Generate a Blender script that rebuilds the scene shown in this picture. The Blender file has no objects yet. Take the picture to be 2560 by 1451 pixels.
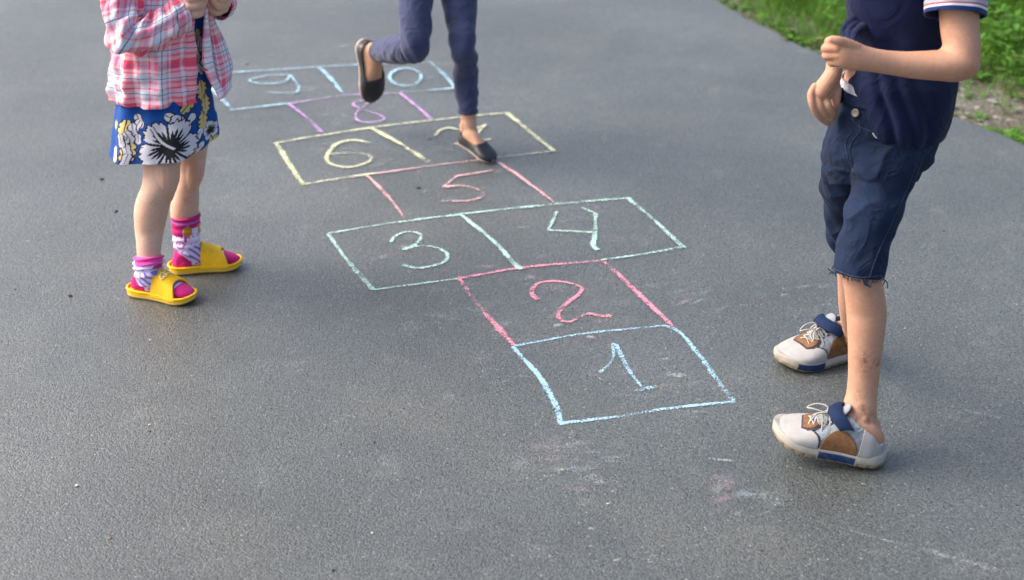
import bpy, bmesh, math, random
import numpy as np
from mathutils import Vector, Matrix

rng = np.random.default_rng(7)
random.seed(7)
scene = bpy.context.scene
col = scene.collection

# ------------------------------------------------------------------ camera, sky, sun, exposure
F_PX, W_PX, H_PX = 3800.0, 2560.0, 1451.0
PITCH, CAM_H = 0.4235, 1.624
cam_data = bpy.data.cameras.new('camera')
cam_data.sensor_width = 36.0
cam_data.lens = F_PX / W_PX * 36.0
cam_data.clip_start, cam_data.clip_end = 0.05, 400.0
cam_data.dof.use_dof = True
cam_data.dof.focus_distance = 3.35
cam_data.dof.aperture_fstop = 3.2
cam = bpy.data.objects.new('camera', cam_data)
cam.location = (0, 0, CAM_H)
cam.rotation_euler = (math.pi / 2 - PITCH, 0, 0)
col.objects.link(cam)
scene.camera = cam

SUN_EL, SUN_AZ = math.radians(43), math.radians(-82)      # azimuth from +Y towards +X
world = bpy.data.worlds.new('World')
scene.world = world
world.use_nodes = True
wn = world.node_tree
sky = wn.nodes.new('ShaderNodeTexSky')
sky.sky_type = 'NISHITA'
sky.sun_disc = False
sky.sun_elevation = SUN_EL
sky.sun_rotation = SUN_AZ
sky.air_density, sky.dust_density, sky.ozone_density = 0.85, 5.5, 0.9
wn.links.new(sky.outputs[0], wn.nodes['Background'].inputs['Color'])
wn.nodes['Background'].inputs['Strength'].default_value = 0.15

sun_data = bpy.data.lights.new('sun', 'SUN')
sun_data.energy = 1.2
sun_data.angle = math.radians(42)
sun_data.color = (1.0, 0.97, 0.94)
sun = bpy.data.objects.new('sun', sun_data)
sd = Vector((math.sin(SUN_AZ) * math.cos(SUN_EL), math.cos(SUN_AZ) * math.cos(SUN_EL), math.sin(SUN_EL)))
sun.rotation_euler = (-sd).to_track_quat('-Z', 'Y').to_euler()
sun.location = (-3, 2, 6)
col.objects.link(sun)

vs = scene.view_settings
vs.view_transform, vs.look = 'Standard', 'None'
vs.gamma, vs.use_curve_mapping = 1.0, False
vs.exposure = 1.1

# ------------------------------------------------------------------ photograph pixel -> place
ST, CT = math.sin(PITCH), math.cos(PITCH)
def ray(px, py):
    x = (px - W_PX / 2) / F_PX
    v = -(py - H_PX / 2) / F_PX
    return np.array([x, CT + v * ST, -ST + v * CT])
def P(px, py, Y):
    r = ray(px, py)
    return np.array([0, 0, CAM_H]) + r * (Y / r[1])
def G(px, py, z=0.0):
    r = ray(px, py)
    return np.array([0, 0, CAM_H]) + r * ((z - CAM_H) / r[2])
def unit(v):
    v = np.asarray(v, float)
    return v / (np.linalg.norm(v, axis=-1, keepdims=True) + 1e-12)

# ------------------------------------------------------------------ materials
def lin(r, g, b):
    return tuple((c / 255 / 12.92) if c / 255 <= 0.04045 else ((c / 255 + 0.055) / 1.055) ** 2.4 for c in (r, g, b))
class NT:
    """small helper round a node tree"""
    def __init__(s, name):
        s.m = bpy.data.materials.new(name)
        s.m.use_nodes = True
        s.t = s.m.node_tree
        s.b = s.t.nodes['Principled BSDF']
        s.out = s.t.nodes['Material Output']
    def n(s, kind, **kw):
        nd = s.t.nodes.new(kind)
        for k, v in kw.items():
            setattr(nd, k, v)
        return nd
    def put(s, sock, v):
        if isinstance(v, bpy.types.NodeSocket):
            s.t.links.new(v, sock)
        elif isinstance(v, (tuple, list)) and len(v) == 3 and sock.type == 'RGBA':
            sock.default_value = (*v, 1)
        else:
            sock.default_value = v
    def math(s, op, a, b=None, c=None, clamp=False):
        nd = s.n('ShaderNodeMath', operation=op, use_clamp=clamp)
        for i, v in enumerate((a, b, c)):
            if v is not None:
                s.put(nd.inputs[i], v)
        return nd.outputs[0]
    def noise(s, vec, scale, detail=3, rough=0.55, dist=0.0):
        nd = s.n('ShaderNodeTexNoise')
        s.put(nd.inputs['Vector'], vec)
        nd.inputs['Scale'].default_value = scale
        nd.inputs['Detail'].default_value = detail
        nd.inputs['Roughness'].default_value = rough
        nd.inputs['Distortion'].default_value = dist
        return nd.outputs[0]
    def voro(s, vec, scale, feature='F1', rand=1.0):
        nd = s.n('ShaderNodeTexVoronoi', feature=feature)
        s.put(nd.inputs['Vector'], vec)
        nd.inputs['Scale'].default_value = scale
        nd.inputs['Randomness'].default_value = rand
        return nd
    def ramp(s, fac, stops, interp='LINEAR'):
        nd = s.n('ShaderNodeValToRGB')
        e = nd.color_ramp.elements
        nd.color_ramp.interpolation = interp
        while len(e) < len(stops):
            e.new(0.5)
        for el, (p, c) in zip(e, stops):
            el.position = p
            el.color = (*c, 1) if len(c) == 3 else c
        s.put(nd.inputs[0], fac)
        return nd.outputs[0]
    def fit(s, v, a, b, c=0.0, d=1.0, smooth=False):
        nd = s.n('ShaderNodeMapRange')
        nd.interpolation_type = 'SMOOTHSTEP' if smooth else 'LINEAR'
        s.put(nd.inputs[0], v)
        for i, x in enumerate((a, b, c, d)):
            s.put(nd.inputs[i + 1], x)
        return nd.outputs[0]
    def mix(s, fac, a, b, mode='MIX'):
        nd = s.n('ShaderNodeMix', data_type='RGBA', blend_type=mode)
        s.put(nd.inputs[0], fac)
        s.put(nd.inputs[6], a)
        s.put(nd.inputs[7], b)
        return nd.outputs[2]
    def bump(s, h, strength=0.5, dist=0.002, normal=None):
        nd = s.n('ShaderNodeBump')
        nd.inputs['Strength'].default_value = strength
        nd.inputs['Distance'].default_value = dist
        s.put(nd.inputs['Height'], h)
        if normal is not None:
            s.put(nd.inputs['Normal'], normal)
        return nd.outputs[0]
    def attr(s, name):
        nd = s.n('ShaderNodeAttribute')
        nd.attribute_name = name
        return nd
    def set(s, **kw):
        for k, v in kw.items():
            s.put(s.b.inputs[k], v)
        return s
    def obj(s):
        return s.n('ShaderNodeTexCoord').outputs['Object']
    def uv(s):
        return s.n('ShaderNodeTexCoord').outputs['UV']
    def geo(s):
        return s.n('ShaderNodeNewGeometry').outputs['Position']

def asphalt_relief(t, pos):
    """height of the worn asphalt at a place (shared by the paving and the chalk lying on its grains)"""
    v1 = t.voro(pos, 250)
    n1 = t.noise(pos, 140, 3, 0.75, 0.5)
    h = t.math('ADD', t.math('MULTIPLY', t.math('SUBTRACT', 1.0, v1.outputs['Distance']), 0.5), n1)
    return h, v1, n1

def make_asphalt():
    t = NT('worn_asphalt')
    pos = t.geo()
    h, v1, n1 = asphalt_relief(t, pos)
    sep = t.n('ShaderNodeSeparateColor'); t.put(sep.inputs[0], v1.outputs['Color'])
    big = t.noise(pos, 0.9, 4, 0.6)
    mid = t.noise(pos, 9, 4, 0.65)
    base = t.ramp(big, [(0.3, (0.050, 0.057, 0.053)), (0.5, (0.071, 0.080, 0.075)), (0.7, (0.097, 0.109, 0.103))])
    tint = t.noise(pos, 2.3, 2, 0.5)
    base = t.mix(t.fit(tint, 0.50, 0.75, 0, 0.6), base, (0.103, 0.104, 0.089))
    base = t.mix(t.fit(mid, 0.42, 0.28, 0, 0.45), base, (0.070, 0.073, 0.071))
    base = t.mix(t.fit(mid, 0.58, 0.75, 0, 0.4), base, (0.172, 0.187, 0.180))
    stain = t.noise(pos, 1.7, 5, 0.7, 1.2)
    base = t.mix(t.fit(stain, 0.60, 0.74, 0, 0.35, True), base, (0.052, 0.053, 0.049))
    ck = t.voro(pos, 0.55, 'DISTANCE_TO_EDGE')
    wv = t.n('ShaderNodeVectorMath', operation='ADD'); nz = t.n('ShaderNodeTexNoise'); t.put(nz.inputs['Vector'], pos); nz.inputs['Scale'].default_value = 4.0; nz.inputs['Detail'].default_value = 4.0
    sc_ = t.n('ShaderNodeVectorMath', operation='SCALE'); t.put(sc_.inputs[0], nz.outputs[1]); sc_.inputs['Scale'].default_value = 0.35
    t.put(wv.inputs[0], pos); t.put(wv.inputs[1], sc_.outputs[0]); t.put(ck.inputs['Vector'], wv.outputs[0])
    crack = t.math('MULTIPLY', t.fit(ck.outputs['Distance'], 0.0022, 0.0006, 0, 0.5), t.fit(big, 0.52, 0.6))
    base = t.mix(crack, base, (0.03, 0.03, 0.028))
    # every grain has its own grey
    g = t.fit(sep.outputs[0], 0, 1, 0.62, 1.38)
    g = t.math('MULTIPLY', g, t.fit(n1, 0.32, 0.68, 0.66, 1.3))
    gc = t.n('ShaderNodeCombineColor')
    for i in range(3):
        t.put(gc.inputs[i], g)
    base = t.mix(1.0, base, gc.outputs[0], 'MULTIPLY')
    # a few bare pale stones, and open dark pores
    base = t.mix(t.math('MULTIPLY', t.math('GREATER_THAN', sep.outputs[1], 0.994), 0.6), base, (0.30, 0.30, 0.285))
    pm = t.math('MULTIPLY', t.fit(n1, 0.395, 0.32, 0, 1, True), 0.92)
    base = t.mix(pm, base, (0.02, 0.021, 0.022))
    t.set(**{'Base Color': base, 'Roughness': t.fit(mid, 0.3, 0.7, 0.45, 0.55), 'Specular IOR Level': 0.7, 'Coat Weight': t.fit(n1, 0.36, 0.5, 0.08, 0.52), 'Coat Roughness': 0.35, 'Coat Normal': t.bump(h, 0.55, 0.003),
             'Normal': t.bump(h, 0.7, 0.0032)})
    return t.m

def make_chalk(name, rgb, soft=False):
    t = NT(name)
    pos = t.geo()
    h, v1, n1 = asphalt_relief(t, pos)
    uv = t.n('ShaderNodeSeparateXYZ'); t.put(uv.inputs[0], t.uv())
    edge = uv.outputs[1]                                   # 0 at the rim of the stroke, 1 along its middle
    patch = t.noise(pos, 26, 3, 0.6)
    fine = t.noise(pos, 330, 2, 0.7)
    press = t.noise(pos, 5.5, 2, 0.5)                      # the hand leans on the chalk and lets go
    cover = t.math('ADD', t.math('MULTIPLY', edge, 0.8), t.math('MULTIPLY', t.math('SUBTRACT', patch, 0.5), 1.3))
    cover = t.math('ADD', cover, t.math('MULTIPLY', t.math('SUBTRACT', h, 0.85), 1.8))
    cover = t.math('ADD', cover, t.math('MULTIPLY', t.math('SUBTRACT', fine, 0.5), 2.0))
    cover = t.math('ADD', cover, t.math('MULTIPLY', t.math('SUBTRACT', press, 0.52), 1.5))
    if soft:
        a = t.math('MULTIPLY', t.fit(cover, 0.2, 1.0, 0, 1, True), uv.outputs[0])
    else:
        a = t.math('MULTIPLY', t.fit(cover, 0.16, 0.8, 0, 1, True), 0.88)
    t.set(**{'Base Color': rgb, 'Roughness': 0.95, 'Specular IOR Level': 0.1, 'Alpha': a})
    return t.m

def cloth_mat(name, color, rough=0.85, weave=1400, bump=0.25, var=0.12, wr=35, wrs=0.25, sheen=0.2, spec=0.2):
    """plain woven cloth: colour with slight fading, fine weave and small creases"""
    t = NT(name)
    pos = t.obj()
    v = t.noise(pos, 18, 4, 0.6)
    c = t.mix(t.fit(v, 0.3, 0.7), tuple(x * (1 - var) for x in color), tuple(min(1, x * (1 + var)) for x in color))
    crease = t.noise(pos, wr, 3, 0.5, 0.6)
    rg_ = t.noise(pos, wr * .55, 2, 0.45, 1.2)
    rid = t.math('POWER', t.math('SUBTRACT', 1.0, t.math('MULTIPLY', t.math('ABSOLUTE', t.math('SUBTRACT', rg_, 0.5)), 3.2, clamp=True)), 3.0)
    fine = t.noise(pos, weave, 1, 0.5)
    n1 = t.bump(rid, wrs * 1.6, 0.006, t.bump(crease, wrs, 0.006))
    t.set(**{'Base Color': c, 'Roughness': rough, 'Specular IOR Level': spec, 'Sheen Weight': sheen,
             'Normal': t.bump(fine, bump, 0.0006, n1)})
    return t.m

def skin_mat(name, rgb, red, blotch=0.5):
    t = NT(name)
    pos = t.obj()
    a = t.attr('tint')
    sp = t.n('ShaderNodeSeparateColor'); t.put(sp.inputs[0], a.outputs['Color'])
    n = t.noise(pos, 30, 4, 0.6)
    mot = t.noise(pos, 140, 3, 0.7)
    c = t.mix(t.fit(n, 0.35, 0.7, 0, blotch), rgb, red)
    c = t.mix(t.fit(mot, 0.45, 0.75, 0, 0.30), c, tuple(x * 0.72 for x in red))
    c = t.mix(t.fit(mot, 0.45, 0.25, 0, 0.20), c, tuple(min(1, x * 1.25) for x in rgb))
    c = t.mix(sp.outputs[0], c, red)                        # knees, knuckles, heels
    dirt = t.math('MULTIPLY', sp.outputs[1], t.fit(t.noise(pos, 70, 5, 0.7, 0.5), 0.44, 0.62, 0, 1))
    c = t.mix(dirt, c, (0.16, 0.085, 0.05))                 # dried dirt and scratches
    c = t.mix(sp.outputs[2], c, (0.75, 0.48, 0.40))         # nails
    fine = t.noise(pos, 500, 2, 0.6)
    t.set(**{'Base Color': c, 'Roughness': t.fit(mot, 0.3, 0.7, 0.52, 0.70), 'Specular IOR Level': 0.35,
             'Subsurface Weight': 0.12, 'Subsurface Radius': (1.0, 0.35, 0.2), 'Subsurface Scale': 0.008,
             'Normal': t.bump(fine, 0.2, 0.0008, t.bump(t.noise(pos, 55, 3), 0.14, 0.004))})
    return t.m

def attr_mat(name, rough=0.8, spec=0.25, wr=35, wrs=0.2, weave=1400, bumpf=0.2, sheen=0.1, dirt=None, dirt_col=(0.25, 0.2, 0.14)):
    """cloth or rubber whose print lies in the colour attribute 'print'"""
    t = NT(name)
    pos = t.obj()
    a = t.attr('print')
    v = t.noise(pos, 25, 4, 0.6)
    g = t.fit(v, 0.3, 0.7, 0.90, 1.06)
    gc = t.n('ShaderNodeCombineColor')
    for i in range(3):
        t.put(gc.inputs[i], g)
    c = t.mix(1.0, a.outputs['Color'], gc.outputs[0], 'MULTIPLY')
    if dirt:
        c = t.mix(t.fit(t.noise(pos, 55, 5, 0.7), 0.56, 0.75, 0, dirt), c, dirt_col)
    n1 = t.bump(t.noise(pos, wr, 3, 0.5, 0.6), wrs, 0.006)
    t.set(**{'Base Color': c, 'Roughness': rough, 'Specular IOR Level': spec, 'Sheen Weight': sheen,
             'Normal': t.bump(t.noise(pos, weave, 1), bumpf, 0.0006, n1)})
    return t.m

def plain(name, color, rough=0.6, spec=0.4, metal=0.0, var=0.12, dirt=0.0, dirt_col=(0.2, 0.16, 0.12), scale=40, bump=0.1):
    t = NT(name)
    pos = t.obj()
    n = t.noise(pos, scale, 4, 0.6)
    c = t.mix(t.fit(n, 0.3, 0.7), tuple(x * (1 - var) for x in color), tuple(min(1, x * (1 + var)) for x in color))
    if dirt:
        c = t.mix(t.fit(t.noise(pos, scale * 1.7, 5, 0.7), 0.5, 0.75, 0, dirt), c, dirt_col)
    t.set(**{'Base Color': c, 'Roughness': rough, 'Specular IOR Level': spec, 'Metallic': metal,
             'Normal': t.bump(t.noise(pos, 420, 2), bump, 0.0008)})
    return t.m

# ------------------------------------------------------------------ objects
def tag(o, label=None, category=None, group=None, kind=None):
    for k, v in (('label', label), ('category', category), ('group', group), ('kind', kind)):
        if v:
            o[k] = v
    return o
def empty(name, loc):
    o = bpy.data.objects.new(name, None)
    o.location = tuple(float(x) for x in loc)
    o.empty_display_size = 0.1
    col.objects.link(o)
    return o
def mesh_obj(name, V, F, mat, parent=None, smooth=True, uv=None, colors=None, mats=None, midx=None):
    """link one mesh object; V in world space, F a list of faces or an (n,4)/(n,3) array"""
    V = np.asarray(V, float).reshape(-1, 3)
    me = bpy.data.meshes.new(name)
    me.from_pydata(V.tolist(), [], F.tolist() if isinstance(F, np.ndarray) else [list(map(int, f)) for f in F])
    if smooth:
        me.polygons.foreach_set('use_smooth', np.ones(len(me.polygons), bool))
    if uv is not None:
        lay = me.uv_layers.new(name='uv')
        idx = np.zeros(len(me.loops), np.int32)
        me.loops.foreach_get('vertex_index', idx)
        lay.data.foreach_set('uv', np.asarray(uv, np.float32)[idx].ravel())
    if colors:
        for nm, c in colors.items():
            at = me.attributes.new(nm, 'FLOAT_COLOR', 'POINT')
            c = np.asarray(c, np.float32)
            c4 = np.ones((len(V), 4), np.float32); c4[:, :3] = c
            at.data.foreach_set('color', c4.ravel())
    for m in (mats or [mat]):
        me.materials.append(m)
    if midx is not None:
        me.polygons.foreach_set('material_index', np.asarray(midx, np.int32))
    me.update()
    o = bpy.data.objects.new(name, me)
    col.objects.link(o)
    if parent is not None:
        top = parent
        loc = Vector((0, 0, 0))
        while top is not None:
            loc += top.location
            top = top.parent
        me.transform(Matrix.Translation(-loc))
        o.parent = parent
    return o

def catmull(K, t):
    """centripetal-ish Catmull-Rom through rows of K at chord parameter t in [0,1]; K (n,d), first 3 columns used for chord"""
    K = np.asarray(K, float)
    n = len(K)
    d = np.linalg.norm(np.diff(K[:, :3], axis=0), axis=1) ** 0.75 + 1e-9
    s = np.concatenate([[0], np.cumsum(d)]); s /= s[-1]
    m = np.zeros_like(K)
    for i in range(n):
        if 0 < i < n - 1:
            h0, h1 = s[i] - s[i - 1], s[i + 1] - s[i]
            m[i] = ((K[i] - K[i - 1]) / h0 * h1 + (K[i + 1] - K[i]) / h1 * h0) / (h0 + h1)
        elif i == 0:
            m[i] = (K[1] - K[0]) / (s[1] - s[0])
        else:
            m[i] = (K[-1] - K[-2]) / (s[-1] - s[-2])
    j = np.clip(np.searchsorted(s, t, side='right') - 1, 0, n - 2)
    h = (s[j + 1] - s[j])
    u = ((t - s[j]) / h)
    h = h[:, None]; u = u[:, None]
    return ((2 * u**3 - 3 * u**2 + 1) * K[j] + (u**3 - 2 * u**2 + u) * h * m[j] + (-2 * u**3 + 3 * u**2) * K[j + 1] + (u**3 - u**2) * h * m[j + 1])

def grid_faces(nl, na, closed=True, flip=False):
    i, j = np.meshgrid(np.arange(nl - 1), np.arange(na if closed else na - 1), indexing='ij')
    j2 = (j + 1) % na
    f = np.stack([i * na + j, i * na + j2, (i + 1) * na + j2, (i + 1) * na + j], -1).reshape(-1, 4)
    return f[:, ::-1] if flip else f

def rib_frames(ribs, nl):
    K = []
    for r in ribs:
        xl, yl, xr, yr, Y, ratio = r[:6]
        YL, YR = Y if isinstance(Y, tuple) else (Y, Y)
        tilt = r[6] if len(r) > 6 else 0.0
        L, R = P(xl, yl, YL), P(xr, yr, YR)
        K.append(np.concatenate([(L + R) / 2, (R - L) / 2, [ratio, tilt]]))
    K = catmull(np.array(K), np.linspace(0, 1, nl))
    C, A = K[:, :3], K[:, 3:6]
    a = np.linalg.norm(A, axis=1, keepdims=True)
    e1 = A / a
    T = unit(np.gradient(C, axis=0))
    e2 = unit(np.cross(T, e1))
    view = unit(np.array([0, 0, CAM_H]) - C)
    sgn = np.sign((e2 * view).sum(1, keepdims=True)); sgn[sgn == 0] = 1
    e2 = e2 * sgn
    e2 = e2 + K[:, 7:8] * np.array([0, 0, -1.0])
    e2 = unit(e2 - (e2 * e1).sum(1, keepdims=True) * e1)
    return C, e1, e2, a, a * K[:, 6:7], T

def sweep(ribs, nl=60, na=48, disp=None, off=0.0, pw=2.0, a0=0.0, a1=2 * math.pi, cap=True, frames=None):
    """tube through ribs traced as (left x, left y, right x, right y, depth, depth ratio[, tilt]);
    angle 0 = right side, 90 deg = side facing the viewer.  Returns V, F, uv(metres), (t, phi)"""
    C, e1, e2, a, b, T = frames or rib_frames(ribs, nl)
    closed = abs(a1 - a0 - 2 * math.pi) < 1e-6
    ph = np.linspace(a0, a1, na, endpoint=not closed)
    c, s = np.cos(ph), np.sin(ph)
    cc, ss = np.sign(c) * np.abs(c) ** (2 / pw), np.sign(s) * np.abs(s) ** (2 / pw)
    tt = np.linspace(0, 1, nl)
    D = np.zeros((nl, na)) + off
    if disp is not None:
        D = D + disp(tt[:, None], ph[None, :])
    V = C[:, None] + ((a + D) * cc)[..., None] * e1[:, None] + ((b + D) * ss)[..., None] * e2[:, None]
    F = grid_faces(nl, na, closed).tolist()
    per = (a + b).mean() / 2
    Lc = np.concatenate([[0], np.cumsum(np.linalg.norm(np.diff(C, axis=0), axis=1))])
    uv = np.stack(np.broadcast_arrays(ph[None, :] * per, Lc[:, None]), -1).reshape(-1, 2)
    tp = np.stack(np.broadcast_arrays(tt[:, None], ph[None, :]), -1).reshape(-1, 2)
    Vf = V.reshape(-1, 3)
    if cap and closed:
        n0 = len(Vf)
        Vf = np.vstack([Vf, C[0], C[-1]])
        F += [[(j + 1) % na, j, n0] for j in range(na)]
        o = (nl - 1) * na
        F += [[o + j, o + (j + 1) % na, n0 + 1] for j in range(na)]
        uv = np.vstack([uv, [0, 0], [0, Lc[-1]]]); tp = np.vstack([tp, [0, 0], [1, 0]])
    return Vf, F, uv, tp

def tube(pts, rad, nl=None, na=14, flat=1.0, round_ends=True):
    """round-ended tube through 3-D points with radii (finger, lace, stitch, stem)"""
    pts = np.asarray(pts, float); rad = np.broadcast_to(np.asarray(rad, float), (len(pts),))
    K = np.concatenate([pts, rad[:, None]], 1)
    nl = nl or max(8, 6 * len(pts))
    K = catmull(K, np.linspace(0, 1, nl)) if len(pts) > 2 else K[0] + (K[-1] - K[0]) * np.linspace(0, 1, nl)[:, None]
    C, r = K[:, :3], np.maximum(K[:, 3], 1e-5)
    T = unit(np.gradient(C, axis=0))
    if round_ends:
        k = 5
        th = np.linspace(0, math.pi / 2, k + 1)
        s0 = C[0] - T[0] * (r[0] * np.cos(th[:-1]))[:, None]; q0 = r[0] * np.sin(th[:-1])
        s1 = C[-1] + T[-1] * (r[-1] * np.sin(th[1:]))[:, None]; q1 = r[-1] * np.cos(th[1:])
        C = np.vstack([s0, C, s1]); r = np.concatenate([np.maximum(q0, 1e-5), r, np.maximum(q1, 1e-5)])
        T = np.vstack([np.repeat(T[:1], k, 0), T, np.repeat(T[-1:], k, 0)])
    n = len(C)
    e = np.zeros_like(C)
    up = np.array([0, 0, 1.0]) if abs(T[0][2]) < 0.9 else np.array([1.0, 0, 0])
    e[0] = unit(up - T[0] * (up @ T[0]))
    for i in range(1, n):
        v = e[i - 1] - T[i] * (e[i - 1] @ T[i])
        e[i] = unit(v)
    b = np.cross(T, e)
    ph = np.linspace(0, 2 * math.pi, na, endpoint=False)
    V = C[:, None] + r[:, None, None] * (np.cos(ph)[None, :, None] * b[:, None] + flat * np.sin(ph)[None, :, None] * e[:, None])
    V = V.reshape(-1, 3)
    F = grid_faces(n, na).tolist()
    n0 = len(V)
    V = np.vstack([V, C[0], C[-1]])
    F += [[(j + 1) % na, j, n0] for j in range(na)] + [[(n - 1) * na + j, (n - 1) * na + (j + 1) % na, n0 + 1] for j in range(na)]
    return V, F

def ptube(rows, **kw):
    """tube from traced rows (px, py, depth, radius px)"""
    pts = [P(r[0], r[1], r[2]) for r in rows]
    rad = [r[3] * r[2] / CT / F_PX * 0.97 for r in rows]
    return tube(pts, rad, **kw)

def merge(parts):
    Vs, Fs, n = [], [], 0
    for p in parts:
        V, F = p[0], p[1]
        Vs.append(V); Fs += [[i + n for i in f] for f in F]; n += len(V)
    return np.vstack(Vs), Fs

def taubin(V, E, it, lam=0.5, mu=-0.52):
    n = len(V)
    deg = np.bincount(E.ravel(), minlength=n).astype(float)[:, None]
    for k in range(it):
        for f in (lam, mu):
            S = np.zeros_like(V)
            for ax in range(3):
                S[:, ax] = np.bincount(E[:, 0], V[E[:, 1], ax], n) + np.bincount(E[:, 1], V[E[:, 0], ax], n)
            V = V + f * (S / np.maximum(deg, 1) - V)
    return V

def union(parts, voxel=0.003, smooth=4):
    """one continuous closed surface round overlapping closed pieces"""
    V, F = merge(parts)
    me = bpy.data.meshes.new('u'); me.from_pydata(V.tolist(), [], F)
    bm = bmesh.new(); bm.from_mesh(me)
    bmesh.ops.recalc_face_normals(bm, faces=bm.faces); bm.to_mesh(me); bm.free()
    o = bpy.data.objects.new('u', me); col.objects.link(o)
    md = o.modifiers.new('r', 'REMESH'); md.mode = 'VOXEL'; md.voxel_size = voxel
    dg = bpy.context.evaluated_depsgraph_get()
    m2 = bpy.data.meshes.new_from_object(o.evaluated_get(dg))
    V = np.zeros(len(m2.vertices) * 3); m2.vertices.foreach_get('co', V); V = V.reshape(-1, 3)
    E = np.zeros(len(m2.edges) * 2, np.int64); m2.edges.foreach_get('vertices', E); E = E.reshape(-1, 2)
    F = np.zeros(len(m2.loops), np.int64); m2.loops.foreach_get('vertex_index', F); F = F.reshape(-1, 4)
    bpy.data.objects.remove(o); bpy.data.meshes.remove(me); bpy.data.meshes.remove(m2)
    if smooth:
        V = taubin(V, E, smooth)
    return V, F

def solidify(o, th, offset=-1):
    m = o.modifiers.new('thickness', 'SOLIDIFY'); m.thickness = th; m.offset = offset
    return o
def near(V, pt, r):
    return np.exp(-(((V - pt) ** 2).sum(1)) / (r * r))
# ------------------------------------------------------------------ ground, path, verge
def edge_curve():
    """right-hand edge of the asphalt, traced on the ground and carried on beyond the picture"""
    pts = [G(x, y)[:2] for x, y in ((1790, -6), (1870, 44), (1990, 102), (2090, 152), (2230, 215), (2380, 286), (2470, 322), (2570, 366))]
    a, b = pts[0], pts[-1]
    d0 = unit(pts[0] - pts[2]); d1 = unit(pts[-1] - pts[-3])
    return np.array([a + d0 * 40 + np.array([-6, 6]), a + d0 * 9] + [a + d0 * 2.5] + pts + [b + d1 * 1.0, b + d1 * 3, b + d1 * 8, b + d1 * 40])
EK = edge_curve()
ET = catmull(np.concatenate([EK, np.zeros((len(EK), 1))], 1), np.linspace(0, 1, 4000))[:, :2]
# resample densely near the picture
seg = np.concatenate([[0], np.cumsum(np.linalg.norm(np.diff(ET, axis=0), axis=1))])
mid_s = seg[np.argmin(np.linalg.norm(ET - G(2230, 215)[:2], axis=1))]
S1 = np.concatenate([np.linspace(0, mid_s - 5, 60, endpoint=False), np.linspace(mid_s - 5, mid_s + 5, 700), np.linspace(mid_s + 5, seg[-1], 60)[1:]])
EDGE = np.stack([np.interp(S1, seg, ET[:, 0]), np.interp(S1, seg, ET[:, 1])], 1)
tan = unit(np.gradient(EDGE, axis=0)); nor = np.stack([-tan[:, 1], tan[:, 0]], 1)
if nor[400][0] < 0: nor = -nor                                       # towards the grass (+x)
ang = np.cumsum(rng.normal(0, 1, len(EDGE)))
def smooth1(a, k):
    return np.convolve(np.pad(a, k, mode='edge'), np.ones(2 * k + 1) / (2 * k + 1), 'valid')
jag = smooth1(rng.normal(0, 1, len(EDGE)), 2) * 0.006 + smooth1(rng.normal(0, 1, len(EDGE)), 12) * 0.035
EDGE_J = EDGE + nor * jag[:, None]

M_ASPHALT = make_asphalt()
def make_path():
    n = len(EDGE_J)
    rows = [EDGE_J, EDGE_J - nor * 0.004, EDGE_J - nor * 0.02]
    z = [-0.035, -0.004, 0.0]
    V = [np.column_stack([r, np.full(n, zz)]) for r, zz in zip(rows, z)]
    for xw in (0.6, -1.5, -4.5, -12.0):
        V.append(np.column_stack([np.minimum(xw, rows[2][:, 0] - 0.1 + 0.02 * xw), rows[2][:, 1] if False else EDGE[:, 1], np.zeros(n)]))
    K = len(V); V = np.concatenate(V)
    F = [[k * n + i, k * n + i + 1, (k + 1) * n + i + 1, (k + 1) * n + i] for k in range(K - 1) for i in range(n - 1)]
    o = mesh_obj('asphalt_path', V, F, M_ASPHALT, smooth=False)
    bm = bmesh.new(); bm.from_mesh(o.data); bmesh.ops.recalc_face_normals(bm, faces=bm.faces)
    if sum(f.normal.z for f in bm.faces) < 0:
        bmesh.ops.reverse_faces(bm, faces=bm.faces)
    bm.to_mesh(o.data); bm.free()
    tag(o, 'grey worn asphalt path', kind='structure')
make_path()

def make_soil():
    t = NT('verge_soil')
    pos = t.geo()
    n = t.noise(pos, 3.5, 5, 0.6); f = t.noise(pos, 60, 4, 0.7); v = t.voro(pos, 55)
    sp = t.n('ShaderNodeSeparateColor'); t.put(sp.inputs[0], v.outputs['Color'])
    c = t.ramp(n, [(0.3, (0.10, 0.088, 0.066)), (0.55, (0.165, 0.15, 0.125)), (0.75, (0.23, 0.22, 0.20))])
    c = t.mix(t.fit(f, 0.35, 0.7, 0, 0.6), c, (0.07, 0.06, 0.045))
    c = t.mix(t.math('MULTIPLY', t.math('GREATER_THAN', sp.outputs[0], 0.9), 0.7), c, (0.33, 0.31, 0.29))
    h = t.math('ADD', t.math('MULTIPLY', t.math('SUBTRACT', 1, v.outputs['Distance']), 0.5), f)
    t.set(**{'Base Color': c, 'Roughness': 0.95, 'Specular IOR Level': 0.2, 'Normal': t.bump(h, 0.9, 0.012)})
    return t.m
M_SOIL = make_soil()
xs = np.concatenate([np.linspace(-200, -3, 14), np.linspace(-2, 6, 110), np.linspace(7, 200, 16)])
ys = np.concatenate([np.linspace(-200, 0, 12), np.linspace(1, 11, 110), np.linspace(12, 300, 18)])
X, Yg = np.meshgrid(xs, ys, indexing='ij')
def verge_dist(xy):
    """signed distance (m) from the asphalt edge, positive on the verge"""
    xy = np.atleast_2d(xy)
    out = np.zeros(len(xy))
    for k in range(0, len(xy), 4000):
        d = xy[k:k + 4000, None] - EDGE_J[None]
        i = np.argmin((d ** 2).sum(2), 1)
        r = np.arange(len(i))
        out[k:k + 4000] = (d[r, i] * nor[i]).sum(1)
    return out
dv = verge_dist(np.column_stack([X.ravel(), Yg.ravel()]))
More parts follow.
